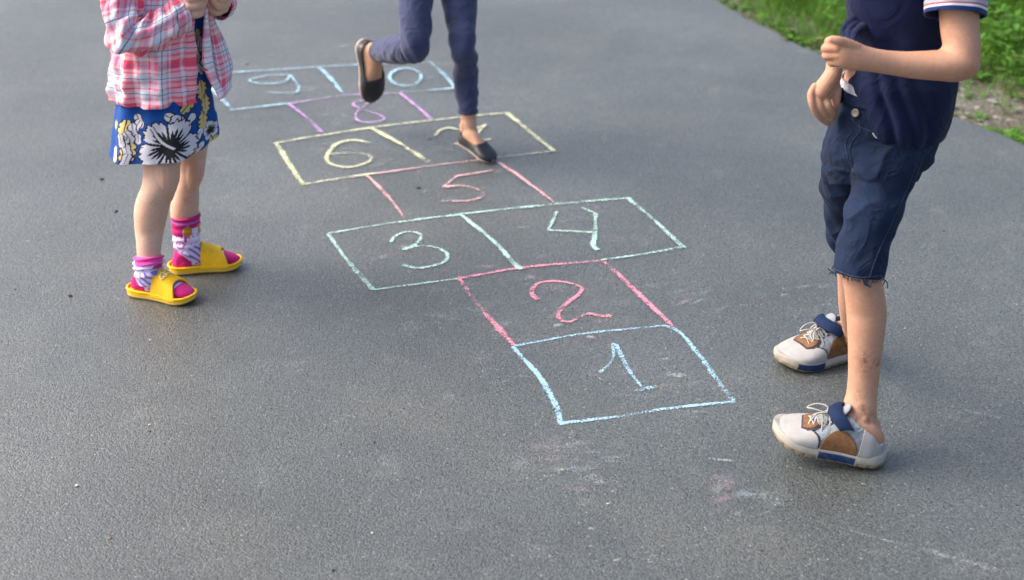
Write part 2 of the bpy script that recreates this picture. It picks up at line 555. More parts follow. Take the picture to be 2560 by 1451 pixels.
wob = 0.02 * np.sin(X * 3.1 + 1.3 * np.sin(Yg * 2.2)) * np.cos(Yg * 2.7) + 0.012 * np.sin(X * 9 + Yg * 7)
zg = -0.03 + np.clip(dv.reshape(X.shape), 0, 2.5) * 0.035 + wob * np.clip(dv.reshape(X.shape) * 4, 0, 1)
zg = np.where(dv.reshape(X.shape) < 0.0, -0.035, zg)
soil = mesh_obj('ground', np.stack([X, Yg, zg], -1).reshape(-1, 3), grid_faces(len(xs), len(ys), False, True), M_SOIL)
tag(soil, 'bare brown soil of the verge', kind='structure')
def soil_z(xy):
    xy = np.atleast_2d(xy)
    d = verge_dist(xy); x, y = xy[:, 0], xy[:, 1]
    w = 0.02 * np.sin(x * 3.1 + 1.3 * np.sin(y * 2.2)) * np.cos(y * 2.7) + 0.012 * np.sin(x * 9 + y * 7)
    return -0.03 + np.clip(d, 0, 2.5) * 0.035 + w * np.clip(d * 4, 0, 1)

# ------------------------------------------------------------------ chalk hopscotch
def regn(x0, y0, s):
    return lambda *pts: [(x0 + x / s, y0 + y / s) for x, y in pts]
R1 = regn(500, 130, 3.8788); R2 = regn(660, 260, 3.3684); R3 = regn(780, 460, 2.6667); R4 = regn(1100, 600, 4.0); R8 = regn(1200, 780, 3.657)
CH = {'blue': (0.40, 0.65, 0.80), 'pink': (0.82, 0.33, 0.42), 'green': (0.50, 0.76, 0.66), 'peach': (0.76, 0.43, 0.45), 'yellow': (0.78, 0.80, 0.50), 'purple': (0.64, 0.37, 0.74)}
M_CH = {k: make_chalk('chalk_' + k, v) for k, v in CH.items()}
zlift = [0.0012]
def stroke(pts, w, taper=False, curve=True):
    g = np.array([G(x, y) for x, y in pts])
    n = max(6, int(np.linalg.norm(np.diff(g, axis=0), axis=1).sum() / 0.012))
    K = catmull(g, np.linspace(0, 1, n)) if (len(g) > 2 and curve) else np.column_stack([np.interp(np.linspace(0, len(g) - 1, n), np.arange(len(g)), g[:, i]) for i in range(3)])
    K[:, :2] += np.column_stack([smooth1(rng.normal(0, 1, n), 4), smooth1(rng.normal(0, 1, n), 4)]) * 0.0022
    T = unit(np.gradient(K, axis=0)); N = np.column_stack([-T[:, 1], T[:, 0], np.zeros(n)])
    w = w * 1.05
    ww = w * (1 + 0.22 * smooth1(rng.normal(0, 1, n), 5) * 2.2)
    ww = np.clip(ww, w * 0.5, w * 1.7)
    zlift[0] += 0.00012
    V, uv = [], []
    for k, (o, e) in enumerate(((-1, 0), (-0.45, 1), (0.45, 1), (1, 0))):
        V.append(K + N * (ww * 0.5 * 1.25 * o)[:, None] + np.array([0, 0, zlift[0]])); uv.append(np.column_stack([np.ones(n), np.full(n, float(e))]))
    F = []
    for k in range(3):
        for i in range(n - 1):
            F.append([k * n + i, k * n + i + 1, (k + 1) * n + i + 1, (k + 1) * n + i])
    return np.vstack(V), F, np.vstack(uv)
court = empty('hopscotch_court', (*G(1280, 560)[:2], 0))
tag(court, 'chalk hopscotch court with numbered boxes drawn on the asphalt in six colours', 'hopscotch')
def chalk(name, color, strokes, parent, label=None):
    parts = [stroke(*s) for s in strokes]
    V, F = merge(parts)
    o = mesh_obj(name, V, F, M_CH[color], parent, smooth=False, uv=np.vstack([p[2] for p in parts]))
    if label: o['label'] = label
    return o
W0 = 0.0125
b = chalk('chalk_box', 'blue', [(R8((300, 318), (1000, 195), (1700, 130)), .010), (R8((295, 318), (540, 600), (690, 860), (735, 1020)), .0125),
    (R8((720, 1022), (1200, 970), (1700, 890), (2340, 822)), .013), (R8((1690, 130), (1780, 160), (2000, 400), (2200, 670), (2325, 828)), .0145)], court, 'blue chalk box with the number 1')
chalk('chalk_numeral', 'blue', [(R8((1095, 560), (1210, 440), (1225, 290)), .010), (R8((1240, 290), (1350, 520), (1480, 700)), .012), (R8((1410, 735), (1630, 685)), .012)], b)
b = chalk('chalk_box', 'pink', [(R4((190, 395), (450, 730), (735, 1060)), .014), (R4((1640, 220), (1980, 540), (2330, 875)), .014),
    (R3((970, 635), (1400, 562), (1935, 515)), .013)], court, 'pink chalk box with the number 2')
chalk('chalk_numeral', 'pink', [(R4((990, 605), (930, 565), (920, 500), (990, 440), (1130, 420), (1300, 440), (1420, 490), (1400, 540), (1300, 620), (1200, 710), (1180, 770), (1220, 820), (1320, 825), (1400, 775), (1500, 745), (1600, 765), (1720, 770)), .0135)], b)
b = chalk('chalk_box', 'green', [(R3((110, 335), (550, 262), (990, 208)), .013), (R3((105, 335), (250, 530), (405, 710)), .016), (R3((405, 712), (970, 640)), .009), (R3((990, 208), (1200, 380), (1390, 577)), .015)], court, 'green chalk box with the number 3')
chalk('chalk_numeral', 'green', [(R3((522, 392), (560, 350), (640, 325), (720, 340), (725, 370), (690, 410), (610, 448)), .011), (R3((610, 448), (700, 420), (800, 425), (880, 455), (905, 490), (870, 530), (760, 560), (690, 565), (610, 545)), .012)], b)
b = chalk('chalk_box', 'green', [(R3((990, 208), (1600, 142), (2110, 100)), .013), (R3((2105, 98), (2290, 260), (2478, 432)), .016), (R3((2470, 428), (2200, 475), (1930, 513)), .013)], court, 'green chalk box with the number 4')
chalk('chalk_numeral', 'green', [(R3((1635, 190), (1582, 315)), .011), (R3((1582, 315), (1870, 328)), .012), (R3((1800, 165), (1890, 205)), .005), (R3((1890, 205), (1890, 330), (1887, 430), (1908, 447)), .013)], b)
b = chalk('chalk_box', 'peach', [(R2((865, 610), (990, 730), (1110, 870)) + R3((620, 240)), .014), (R2((1940, 475), (2180, 640), (2430, 835)) + R3((1605, 130)), .012), (R2((945, 597), (1400, 530), (1930, 468)), .010)], court, 'peach pink chalk box with the number 5')
chalk('chalk_numeral', 'peach', [(R2((1930, 570), (1620, 615)), .014), (R2((1620, 615), (1520, 710)), .014), (R2((1520, 710), (1640, 698), (1780, 725), (1850, 770), (1800, 808), (1680, 830), (1500, 828)), .013)], b)
b = chalk('chalk_box', 'yellow', [(R2((105, 340), (500, 272), (890, 212)), .014), (R2((105, 338), (215, 520), (330, 690)), .019), (R2((310, 690), (600, 645), (950, 595)), .013), (R2((900, 212), (1150, 350), (1390, 500)), .019)], court, 'yellow chalk box with the number 6')
chalk('chalk_numeral', 'yellow', [(R2((900, 340), (740, 318), (620, 345), (545, 420), (530, 480), (580, 525), (700, 545), (830, 520), (905, 470), (870, 440), (780, 425), (680, 425), (560, 435)), .0135)], b)
b = chalk('chalk_box', 'yellow', [(R2((890, 212), (1400, 150), (2045, 85)), .014), (R2((2040, 83), (2240, 245), (2440, 412)), .017), (R2((1930, 465), (2435, 410)), .014)], court, 'yellow chalk box with the number 7 under the hopping foot')
chalk('chalk_numeral', 'yellow', [(R2((1440, 280), (1500, 225), (1560, 212), (1640, 228), (1750, 225), (1860, 185)), .013), (R2((1860, 185), (1790, 270), (1740, 370)), .014), (R2((1600, 350), (1910, 310)), .010)], b)
b = chalk('chalk_box', 'purple', [(R1((860, 515), (1020, 640), (1180, 795)), .0145), (R1((1945, 412), (2090, 530), (2240, 668)), .015), (R1((860, 515), (1400, 437), (1945, 412)), .009)], court, 'purple chalk box with the number 8')
chalk('chalk_numeral', 'purple', [(R1((1600, 535), (1640, 490), (1540, 490), (1485, 530), (1530, 557), (1640, 592), (1765, 640), (1790, 668), (1690, 696), (1560, 694), (1508, 645), (1530, 590), (1600, 535)), .012)], b)
b = chalk('chalk_box', 'blue', [(R1((20, 232), (310, 212), (700, 188), (1155, 160)), .014), (R1((20, 232), (60, 310), (190, 450), (322, 580)), .018), (R1((315, 580), (600, 545), (860, 515)), .014), (R1((1155, 160), (1280, 290), (1390, 425)), .019)], court, 'blue chalk box with the number 9')
chalk('chalk_numeral', 'blue', [(R1((880, 240), (700, 240), (560, 262), (480, 290), (540, 318), (640, 325), (760, 316), (830, 295), (880, 240)), .014), (R1((880, 245), (930, 310), (960, 370), (930, 408), (830, 414), (650, 410)), .014)], b)
b = chalk('chalk_box', 'blue', [(R1((1155, 160), (1700, 132), (2240, 118)), .013), (R1((2235, 116), (2400, 270), (2475, 372)), .018), (R1((1935, 405), (2200, 390), (2480, 368)), .013)], court, 'blue chalk box with the number 10 behind the raised shoe')
th = np.linspace(0.3, 2 * math.pi + 0.35, 15)
chalk('chalk_numeral', 'blue', [([(1014 + 39 * math.cos(a), 197 + 22 * math.sin(a)) for a in th], .013), ([(938, 196), (962, 223)], .012)], b)

# loose chalk dust, smears and half-worn marks
def dust():
    groups = {}
    def add(c, p): groups.setdefault(c, []).append(p)
    def smear(c, x, y, L, wd, ang, a):
        g = G(x, y); d = np.array([math.cos(ang), math.sin(ang), 0]); nn = np.array([-d[1], d[0], 0])
        zlift[0] += 0.00004
        n = 7; rows = []
        V, uv = [], []
        for k, o in enumerate((-1, -.5, 0, .5, 1)):
            tt = np.linspace(-1, 1, n)
            V.append(g + d * (tt * L)[:, None] + nn * (o * wd * np.sqrt(np.maximum(1 - tt ** 2, .02)))[:, None] + np.array([0, 0, zlift[0] * 0.5]))
            uv.append(np.column_stack([a * (1 - tt ** 2), np.full(n, 1 - abs(o) ** 1.5) * (1 - tt ** 4)]))
        F = [[k * n + i, k * n + i + 1, (k + 1) * n + i + 1, (k + 1) * n + i] for k in range(4) for i in range(n - 1)]
        add(c, (np.vstack(V), F, np.vstack(uv)))
    names = ['blue', 'pink', 'green', 'peach', 'yellow', 'purple', 'white']
    spots = [(1560, 950, 'blue'), (1430, 760, 'pink'), (1000, 640, 'green'), (1480, 560, 'peach'), (1160, 480, 'white'), (880, 400, 'yellow'), (1210, 360, 'yellow'), (900, 290, 'purple'), (720, 215, 'blue'), (1010, 200, 'blue'),
             (1150, 790, 'blue'), (1250, 900, 'blue'), (1950, 750, 'green'), (1700, 760, 'blue'), (1480, 1190, 'white'), (1830, 1260, 'green'), (1420, 1120, 'purple'), (1700, 1000, 'white'), (1330, 720, 'pink')]
    for x, y, c in spots:
        for k in range(12):
            cc = c if random.random() < .55 else random.choice(names)
            smear(cc, x + random.gauss(0, 55), y + random.gauss(0, 32), random.uniform(.012, .06), random.uniform(.006, .028), random.uniform(-.5, .9), random.uniform(.04, .2))
    for x, y, c, L, w_, a_ in ((1800, 1158, 'blue', .035, .006, .45), (1395, 820, 'green', .02, .01, .5), (1500, 1215, 'white', .02, .012, .4), (1240, 965, 'blue', .045, .004, .6), (1690, 945, 'white', .035, .02, .55), (1660, 905, 'blue', .02, .006, .6), (2040, 1250, 'white', .10, .004, .35), (2140, 1340, 'white', .16, .004, .3), (2440, 1040, 'white', .13, .006, .3), (2400, 1410, 'white', .1, .02, .3), (1960, 745, 'green', .016, .012, .7), (1475, 850, 'pink', .014, .014, .6), (1310, 575, 'white', .03, .008, .5), (1160, 780, 'blue', .03, .01, .5), (70, 610, 'white', .008, .008, .9), (745, 640, 'green', .01, .008, .7), (118, 588, 'white', .008, .01, .6), (860, 120, 'white', .03, .012, .5), (190, 1216, 'white', .006, .005, 1)):
        smear(c, x, y, L, w_, -0.5 if x > 2000 and L > .05 else random.uniform(-.2, .3), a_)
    for x, y in ((1480, 1330), (1500, 1380), (1540, 1410), (1580, 1420), (1630, 1400), (1440, 1160), (1400, 1185), (1370, 1200)):
        smear('yellow', x, y, .014, .006, .3, .35)
    root = None
    for c, ps in groups.items():
        m = make_chalk('chalk_dust_' + c, tuple(.45 * x + .55 * .62 for x in CH.get(c, (0.62, 0.66, 0.66))), True)
        V, F = merge(ps)
        o = mesh_obj('chalk_dust', V, F, m, court, smooth=False, uv=np.vstack([p[2] for p in ps]))
        o['kind'] = 'stuff'
dust()
# ------------------------------------------------------------------ helpers for figures
def zr(x0, y0, s):
    return lambda x, y: (x0 + x / s, y0 + y / s)
def wig(t, p, seed, n=6, ft=(2, 9), fp=(1, 6), amp=1.0):
    """soft irregular folds"""
    r = np.random.default_rng(seed)
    out = 0
    for _ in range(n):
        a, b_, c = r.uniform(*ft), r.integers(int(fp[0]), int(fp[1]) + 1), r.uniform(0, 6.28)
        out = out + np.sin(a * t * 6.28 + b_ * p * r.choice([-1, 1]) + c + 0.8 * np.sin(3 * t + p)) / n ** 0.5
    return out * amp
def ridge(x):
    """sharp-crested fold profile from a phase"""
    return np.abs(np.sin(x)) ** 0.6
def prof(s, tab):
    tab = np.array(tab, float)
    return np.interp(s, tab[:, 0], tab[:, 1])
def sprof(s, tab):
    tab = np.array(tab, float)
    k = np.concatenate([tab[:, :1], np.zeros((len(tab), 2)), tab[:, 1:2]], 1)
    xx = np.linspace(0, 1, 400)
    K = catmull(np.column_stack([tab[:, 0], np.zeros(len(tab)), np.zeros(len(tab)), tab[:, 1]]), xx)
    return np.interp(s, K[:, 0], K[:, 3])
class FootFrame:
    """heel at the origin, x to the toes, z up"""
    def __init__(s, heel, toe, roll=0.0, up=(0, 0, 1)):
        s.o = np.asarray(heel, float); d = np.asarray(toe, float) - s.o
        s.L = float(np.linalg.norm(d)); s.x = d / s.L
        s.y = unit(np.cross(np.asarray(up, float), s.x)); s.z = np.cross(s.x, s.y)
        if roll:
            c, n = math.cos(roll), math.sin(roll)
            s.y, s.z = c * s.y + n * s.z, c * s.z - n * s.y
    def w(s, V):
        V = np.asarray(V, float)
        return s.o + V[..., 0:1] * s.x + V[..., 1:2] * s.y + V[..., 2:3] * s.z
    def l(s, V):
        d = np.asarray(V, float) - s.o
        return np.stack([d @ s.x, d @ s.y, d @ s.z], -1)
FW = [(0, .02), (.03, .095), (.10, .150), (.22, .165), (.40, .160), (.55, .178), (.70, .198), (.82, .190), (.92, .145), (.98, .07), (1, .02)]
FH = [(0, .10), (.04, .20), (.12, .30), (.25, .36), (.38, .34), (.50, .27), (.62, .205), (.75, .155), (.88, .115), (.96, .075), (1, .04)]
def foot_pts(L, s, ph, wk=1.0, hk=1.0, off=0.0, z0=0.0, bend=0.03, x0=0.0, side=1):
    w = sprof(s, FW) * L * wk + off
    h = sprof(s, FH) * L * hk + off
    zb = np.minimum(0.4 * h, 0.06 * L)
    c, n = np.cos(ph), np.sin(ph)
    cc = np.sign(c) * np.abs(c) ** 0.85
    yc = side * bend * L * (np.sin(s * math.pi) - 0.4)
    y = w * cc + yc
    z = np.where(n >= 0, zb + (h - zb) * np.abs(n) ** 0.95, zb * (1 - np.abs(n) ** 0.5))
    return np.stack([x0 + s * L + 0 * y, y, z + z0], -1)
def foot_sweep(ff, ns=40, na=36, **kw):
    s = 0.5 - 0.5 * np.cos(np.linspace(0, math.pi, ns))
    ph = np.linspace(0, 2 * math.pi, na, endpoint=False)
    V = foot_pts(kw.pop('L', ff.L), s[:, None], ph[None, :], **kw)
    V = ff.w(V).reshape(-1, 3)
    F = grid_faces(ns, na).tolist()
    n0 = len(V)
    V = np.vstack([V, V[:na].mean(0), V[-na:].mean(0)])
    F += [[(j + 1) % na, j, n0] for j in range(na)] + [[(ns - 1) * na + j, (ns - 1) * na + (j + 1) % na, n0 + 1] for j in range(na)]
    return V, F
def slab(ff, L, wt, z0f, z1f, wk0=1.0, wk1=1.0, ns=60, bend=0.03, side=1, x0=0.0, bulge=0.0, nz=7, rim=0.0):
    """sole: closed slab between z0(s) and z1(s); wt half-width table (fractions of L)"""
    s = 0.5 - 0.5 * np.cos(np.linspace(0, math.pi, ns))
    w = sprof(s, wt) * L; yc = side * bend * L * (np.sin(s * math.pi) - 0.4)
    z0, z1 = z0f(s), z1f(s)
    loop = []
    for k in range(nz):
        u = k / (nz - 1)
        ww = w * (wk0 + (wk1 - wk0) * u) + bulge * math.sin(u * math.pi)
        if k in (0, nz - 1): ww = ww - 0.0022
        loop.append((ww, z0 + (z1 - z0) * u))
    rows = []
    for ww, zz in loop: rows.append(np.stack([x0 + s * L, yc + ww, zz], -1))                 # up the left side
    rows.append(np.stack([x0 + s * L, yc + 0 * w, loop[-1][1] - rim], -1))
    for ww, zz in loop[::-1]: rows.append(np.stack([x0 + s * L, yc - ww, zz], -1))
    rows.append(np.stack([x0 + s * L, yc + 0 * w, loop[0][1]], -1))
    V = np.stack(rows, 1)                                                                    # ns, m, 3
    m = V.shape[1]
    F = grid_faces(ns, m).tolist()
    V = ff.w(V).reshape(-1, 3)
    F += [list(range(m))[::-1], [(ns - 1) * m + j for j in range(m)]]
    sl = np.repeat(s, m); ul = np.tile(np.concatenate([np.linspace(0, 1, nz), [1], np.linspace(1, 0, nz), [0]]), ns)
    return V, F, sl, ul
def fix_normals(o):
    bm = bmesh.new(); bm.from_mesh(o.data); bmesh.ops.recalc_face_normals(bm, faces=bm.faces); bm.to_mesh(o.data); bm.free()
    return o
def shell(name, ribs, mat, parent, th=0.002, off=0.0, colors=None, disp=None, nl=90, na=160, pw=2.0, a0=0.0, a1=2 * math.pi, edit=None):
    V, F, uv, tp = sweep(ribs, nl, na, disp, off, pw, a0, a1, cap=False)
    if edit is not None:
        V = edit(V, tp)
    o = mesh_obj(name, V, F, mat, parent, uv=uv, colors={'print': colors(uv, tp, V)} if colors else None)
    fix_normals(o)
    solidify(o, th, 0)
    return o
def sheet(name, left, right, mat, parent, wave, nl=80, na=40, th=0.002, uvo=(0, 0)):
    """hanging cloth between two traced edges (px, py, depth)"""
    A = catmull(np.array([P(*p) for p in left]), np.linspace(0, 1, nl)); B = catmull(np.array([P(*p) for p in right]), np.linspace(0, 1, nl))
    u = np.linspace(0, 1, na); t = np.linspace(0, 1, nl)
    V = A[:, None] * (1 - u)[None, :, None] + B[:, None] * u[None, :, None]
    V[..., 1] += wave(t[:, None], u[None, :])
    wd = np.linalg.norm(B - A, axis=1).mean(); ln = np.linalg.norm(np.diff(A, axis=0), axis=1).sum()
    uv = np.stack(np.broadcast_arrays(u[None] * wd * 1.5 + uvo[0], t[:, None] * ln + uvo[1]), -1).reshape(-1, 2)
    o = mesh_obj(name, V.reshape(-1, 3), grid_faces(nl, na, False), mat, parent, uv=uv)
    return solidify(fix_normals(o), th, 0)
def head(cx, cy, Y, r, face):
    """skull, jaw, nose, ears and neck, looking along 'face' (unit x,y)"""
    c = P(cx, cy, Y); f = np.array([face[0], face[1], 0]); sd_ = np.array([-face[1], face[0], 0])
    u = np.linspace(0, math.pi, 30); v = np.linspace(0, 2 * math.pi, 40, endpoint=False)
    x = np.sin(u)[:, None] * np.cos(v)[None]; y = np.sin(u)[:, None] * np.sin(v)[None]; z = np.cos(u)[:, None] + 0 * v[None]
    jaw = np.clip(-z, 0, 1)
    V = c + r * ((x * (0.98 - .12 * jaw) + .10 * jaw)[..., None] * f + (y * (0.78 - .22 * jaw))[..., None] * sd_ + (z * 1.12)[..., None] * np.array([0, 0, 1.0]))
    parts = [(V.reshape(-1, 3), grid_faces(30, 40).tolist())]
    up = np.array([0, 0, 1.0])
    parts.append(tube([c + f * r * .93 + up * r * .08, c + f * r * 1.00 - up * r * .16, c + f * r * .93 - up * r * .22], [.05 * r, .09 * r, .07 * r]))
    for k in (-1, 1):
        parts.append(tube([c + sd_ * k * r * .76 + up * r * .15, c + sd_ * k * r * .86 - up * r * .02, c + sd_ * k * r * .76 - up * r * .25], [.10 * r, .13 * r, .08 * r]))
    for k, ww in ((-.52, .16), (-.60, .17)):
        parts.append(tube([c + f * r * .90 + up * r * k - sd_ * ww * r, c + f * r * 1.0 + up * r * k, c + f * r * .90 + up * r * k + sd_ * ww * r], .05 * r))
    return parts, c, f, sd_
def hair_cap(name, c, f, sdv, r, mat, parent, long=0.2):
    u = np.linspace(0, math.pi * (0.62 + long), 60); v = np.linspace(0, 2 * math.pi, 120, endpoint=False)
    U, Vv = np.meshgrid(u, v, indexing='ij')
    fr = np.cos(Vv)
    lim = np.clip((fr - .15) / .5, 0, 1)                       # hairline over the brow
    U2 = np.where(lim > 0, U * (1 - .52 * lim), U)
    k = 1.10 + .035 * np.sin(Vv * 23 + 3 * np.sin(U * 2)) * np.sin(U2) + .02 * np.sin(Vv * 51)
    P_ = c + r * k[..., None] * ((np.sin(U2) * np.cos(Vv) * 1.0)[..., None] * f + (np.sin(U2) * np.sin(Vv) * .86)[..., None] * sdv + (np.cos(U2) * 1.10)[..., None] * np.array([0, 0, 1.0]))
    o = mesh_obj(name, P_.reshape(-1, 3), grid_faces(60, 120), mat, parent)
    return solidify(fix_normals(o), 0.008, 0)
def disc(c, n, r, th=0.0025, seg=20):
    """small domed button"""
    n = unit(n); a = unit(np.cross(n, [0.3, 0.2, 1])); b_ = np.cross(n, a)
    V, F = [], []
    rings = [(1.0, -.5), (1.0, .3), (.86, .6), (.62, .35), (.2, .35)]
    for rr, zz in rings:
        for k in range(seg):
            t_ = 2 * math.pi * k / seg
            V.append(c + r * rr * (math.cos(t_) * a + math.sin(t_) * b_) + n * th * zz)
    F = grid_faces(len(rings), seg).tolist() + [[(len(rings) - 1) * seg + k for k in range(seg)]]
    return np.array(V), F
M_HAIR = plain('brown_hair', (0.06, 0.035, 0.02), 0.45, 0.4)
# ------------------------------------------------------------------ person in plaid shirt, floral dress and yellow slides
def build_girl():
    root = empty('person', (*G(440, 715)[:2], 0))
    tag(root, 'person in an open pink plaid shirt, blue floral dress, socks and yellow slides', 'person')
    Z1 = zr(200, 0, 3.298); Z2 = zr(240, 400, 3.629)
    skin = skin_mat('fair_skin', (0.66, 0.43, 0.315), (0.62, 0.33, 0.23), 0.35)
    ffn = FootFrame(G(330, 731, .0), G(488, 757, .0)); fff = FootFrame(G(427, 681, .0), G(605, 664, .0))
    near_leg = [(330, 250, 460, 250, 3.64, .9), (345, 320, 456, 320, 3.63, .95), (352, 380, 455, 380, 3.62, .97), (359, 420, 450, 420, 3.61, 1.0), (358, 446, 449, 446, 3.605, 1.0), (354, 466, 444, 466, 3.60, 1.0), (344, 488, 431, 488, 3.60, 1.0), (336, 520, 423, 520, 3.605, 1.02), (336, 552, 416, 552, 3.605, 1.02), (338, 580, 409, 580, 3.60, 1.0), (341, 607, 404, 607, 3.59, 1.0), (343, 635, 401, 635, 3.583, 1.05), (346, 660, 399, 660, 3.575, 1.05), (352, 692, 396, 692, 3.57, .9)]
    far_leg = [(420, 250, 530, 250, 3.72, .9), (430, 330, 525, 330, 3.725, .95), (445, 390, 516, 390, 3.73, 1.0), (450, 425, 512, 425, 3.73, 1.0), (447, 445, 508, 445, 3.73, 1.0), (440, 466, 499, 466, 3.735, 1.0), (430, 497, 498, 497, 3.745, 1.05), (426, 524, 497, 524, 3.75, 1.05), (429, 550, 496, 550, 3.75, 1.0), (433, 580, 494, 580, 3.745, 1.0), (436, 610, 492, 610, 3.74, 1.05), (441, 636, 490, 636, 3.735, .9), (446, 652, 486, 652, 3.735, .8)]
    torso = [(312, 360, 520, 350, 3.66, .8), (312, 270, 508, 270, 3.66, .75), (316, 150, 500, 150, 3.66, .72), (318, 40, 496, 40, 3.66, .72), (316, -40, 494, -40, 3.66, .75), (330, -85, 480, -85, 3.66, .72), (375, -112, 445, -112, 3.66, .9), (380, -140, 440, -140, 3.66, 1.0), (382, -175, 440, -175, 3.66, 1.0)]
    arm_n = [(*Z1(290, -300), *Z1(470, -300), 3.57, .9), (*Z1(250, -80), *Z1(450, -80), 3.56, .9), (*Z1(255, 150), *Z1(450, 110), 3.54, .95), (*Z1(300, 290), *Z1(450, 200), 3.535, .95), (*Z1(420, 370), *Z1(500, 220), 3.535, .95), (*Z1(650, 290), *Z1(620, 150), 3.55, .95), (*Z1(850, 175), *Z1(800, 50), 3.575, .8)]
    hd, hc, hf, hs = head(412, -270, 3.66, 0.098, (0.8, -0.6))
    parts = [sweep(near_leg, 80, 40)[:2], sweep(far_leg, 80, 40)[:2], sweep(torso, 60, 48)[:2], sweep(arm_n, 50, 30)[:2]] + hd
    # knee caps
    parts.append(ptube([(412, 415, 3.595, 33), (415, 448, 3.588, 32), (408, 485, 3.598, 28)])); parts.append(ptube([(487, 410, 3.715, 24), (487, 432, 3.712, 23), (478, 460, 3.72, 20)]))
    # feet inside the socks
    for ff, zz in ((ffn, .017), (fff, .017)):
        parts.append(foot_sweep(ff, L=ff.L * .93, wk=.74, hk=.80, z0=zz, x0=.012))
    # far arm
    parts.append(ptube([(500, -75, 3.80, 34), (548, 0, 3.84, 27), (552, 14, 3.76, 21), (549, 16, 3.68, 19), (548, 14, 3.655, 20)]))
    # near hand: back of the hand, little and ring finger curled under
    parts += [ptube([(448, 44, 3.57, 20), (470, 28, 3.575, 23), (490, 8, 3.58, 24), (500, -12, 3.58, 22)]),
              ptube([(466, 36, 3.572, 11), (484, 36, 3.562, 11), (499, 34, 3.57, 10), (504, 26, 3.59, 9)]),
              ptube([(474, 16, 3.557, 12), (494, 14, 3.56, 11), (506, 12, 3.58, 10), (508, 3, 3.60, 9)]),
              ptube([(476, -4, 3.555, 12), (500, -8, 3.56, 11), (511, -8, 3.58, 10)])]
    # far hand: fingers closed over the shirt front
    parts += [ptube([(552, 10, 3.65, 22), (543, -8, 3.64, 22)]),
              ptube([(560, 22, 3.64, 11), (540, 29, 3.625, 11), (526, 22, 3.625, 10), (521, 10, 3.63, 9)]),
              ptube([(566, 10, 3.63, 11), (550, 14, 3.612, 12), (537, 6, 3.612, 11), (531, -4, 3.62, 10)]),
              ptube([(568, -6, 3.63, 11), (556, -4, 3.605, 11), (545, -12, 3.61, 11)])]
    V, F = union(parts, 0.0021, 18)
    red = .8 * near(V, P(424, 452, 3.56), .028) + .8 * near(V, P(492, 430, 3.69), .026) + .4 * near(V, P(500, 20, 3.56), .03) + .45 * near(V, P(540, 20, 3.61), .03)
    dirt = .5 * near(V, P(385, 505, 3.56), .008) + .5 * near(V, P(467, 502, 3.71), .008) + .35 * near(V, P(372, 602, 3.55), .012)
    mesh_obj('body', V, F, skin, root, colors={'tint': np.stack([red, dirt, 0 * red], 1)})
    hair_cap('hair', hc, hf, hs, 0.098, M_HAIR, root, 0.2)

    # ---- dress
    blue, white, black, cream = lin(0, 70, 146), lin(206, 202, 208), (0.012, 0.012, 0.016), lin(205, 184, 124)
    def hib(x, y, R, rot):
        """0 nothing, 1 outline, 2 petal, 3 dark streak"""
        r = np.hypot(x, y) + 1e-9; th_ = np.arctan2(y, x) - rot
        k = np.round(th_ / (2 * math.pi / 5)); al = th_ - k * 2 * math.pi / 5            # -36..36 deg
        A = math.pi / 5
        rp = R * (0.58 + 0.42 * np.sqrt(np.clip(1 - (al / A) ** 2, 0, 1)) + .045 * np.sin(al * 26 + k) + .03 * np.sin(al * 47 + 2 * k))
        out = np.zeros(x.shape, int)
        lw = .052 * R
        out[r < rp + lw] = 1
        out[r < rp - lw * .4] = 2
        wedge = (np.abs(np.abs(al) - A) * r < lw * .75) & (r < R * .98); out[wedge & (out > 0)] = 1
        for q, (a0_, l_) in enumerate(((-.34, .62), (-.12, .74), (.12, .70), (.33, .60))):
            wdt = .040 * R * np.clip((l_ - r / R) * 7, 0, 1) * np.clip(r / R * 4, .3, 1)
            out[(np.abs(al - a0_ - .15 * (r / R - .3)) * r < wdt) & (r < l_ * R) & (out == 2)] = 3
        out[(r < .10 * R)] = 3
        return out
    def leafp(x, y, L, W, rot, lob):
        c, s = math.cos(rot), math.sin(rot); u = (x * c + y * s) / L; v = (-x * s + y * c) / W
        w = np.sqrt(np.clip(1 - (2 * u - 1) ** 2, 0, 1)) * (1 - .38 * np.abs(np.sin(u * math.pi * lob)) ** 3 * (np.abs(v) > .25))
        out = np.zeros(x.shape, int); ins = (u > 0) & (u < 1)
        out[ins & (np.abs(v) < w + .26)] = 1; out[ins & (np.abs(v) < w)] = 2
        out[ins & (np.abs(v) < .10 * (1 - u)) & (u < .75)] = 1
        return out
    def print_dress(uv, tp, V):
        x, y = uv[:, 0], uv[:, 1]
        c = np.tile(np.array(blue), (len(x), 1))
        per = uv[:, 0].max() / (2 * math.pi); top = uv[:, 1].max()
        D_ = V[:, 1] * CT - (V[:, 2] - CAM_H) * ST
        U_ = W_PX / 2 + F_PX * V[:, 0] / D_; W_ = H_PX / 2 - F_PX * (V[:, 1] * ST + (V[:, 2] - CAM_H) * CT) / D_
        front = (tp[:, 1] > .05) & (tp[:, 1] < math.pi - .05)
        def at(px, py):                                                                   # cloth coordinate of a spot on the front of the dress
            return uv[np.argmin((U_ - px) ** 2 + (W_ - py) ** 2 + 1e9 * ~front)]
        items = []
        def lf(px, py, L, W, rot, lob, colr):
            u0 = at(px, py); o = leafp(-(x - u0[0]), -(y - u0[1]), L, W, rot, lob); items.append((o, colr))
        def fl(px, py, R, rot, colr=white):
            u0 = at(px, py); o = hib(-(x - u0[0]), -(y - u0[1]), R, rot); items.append((o, colr))
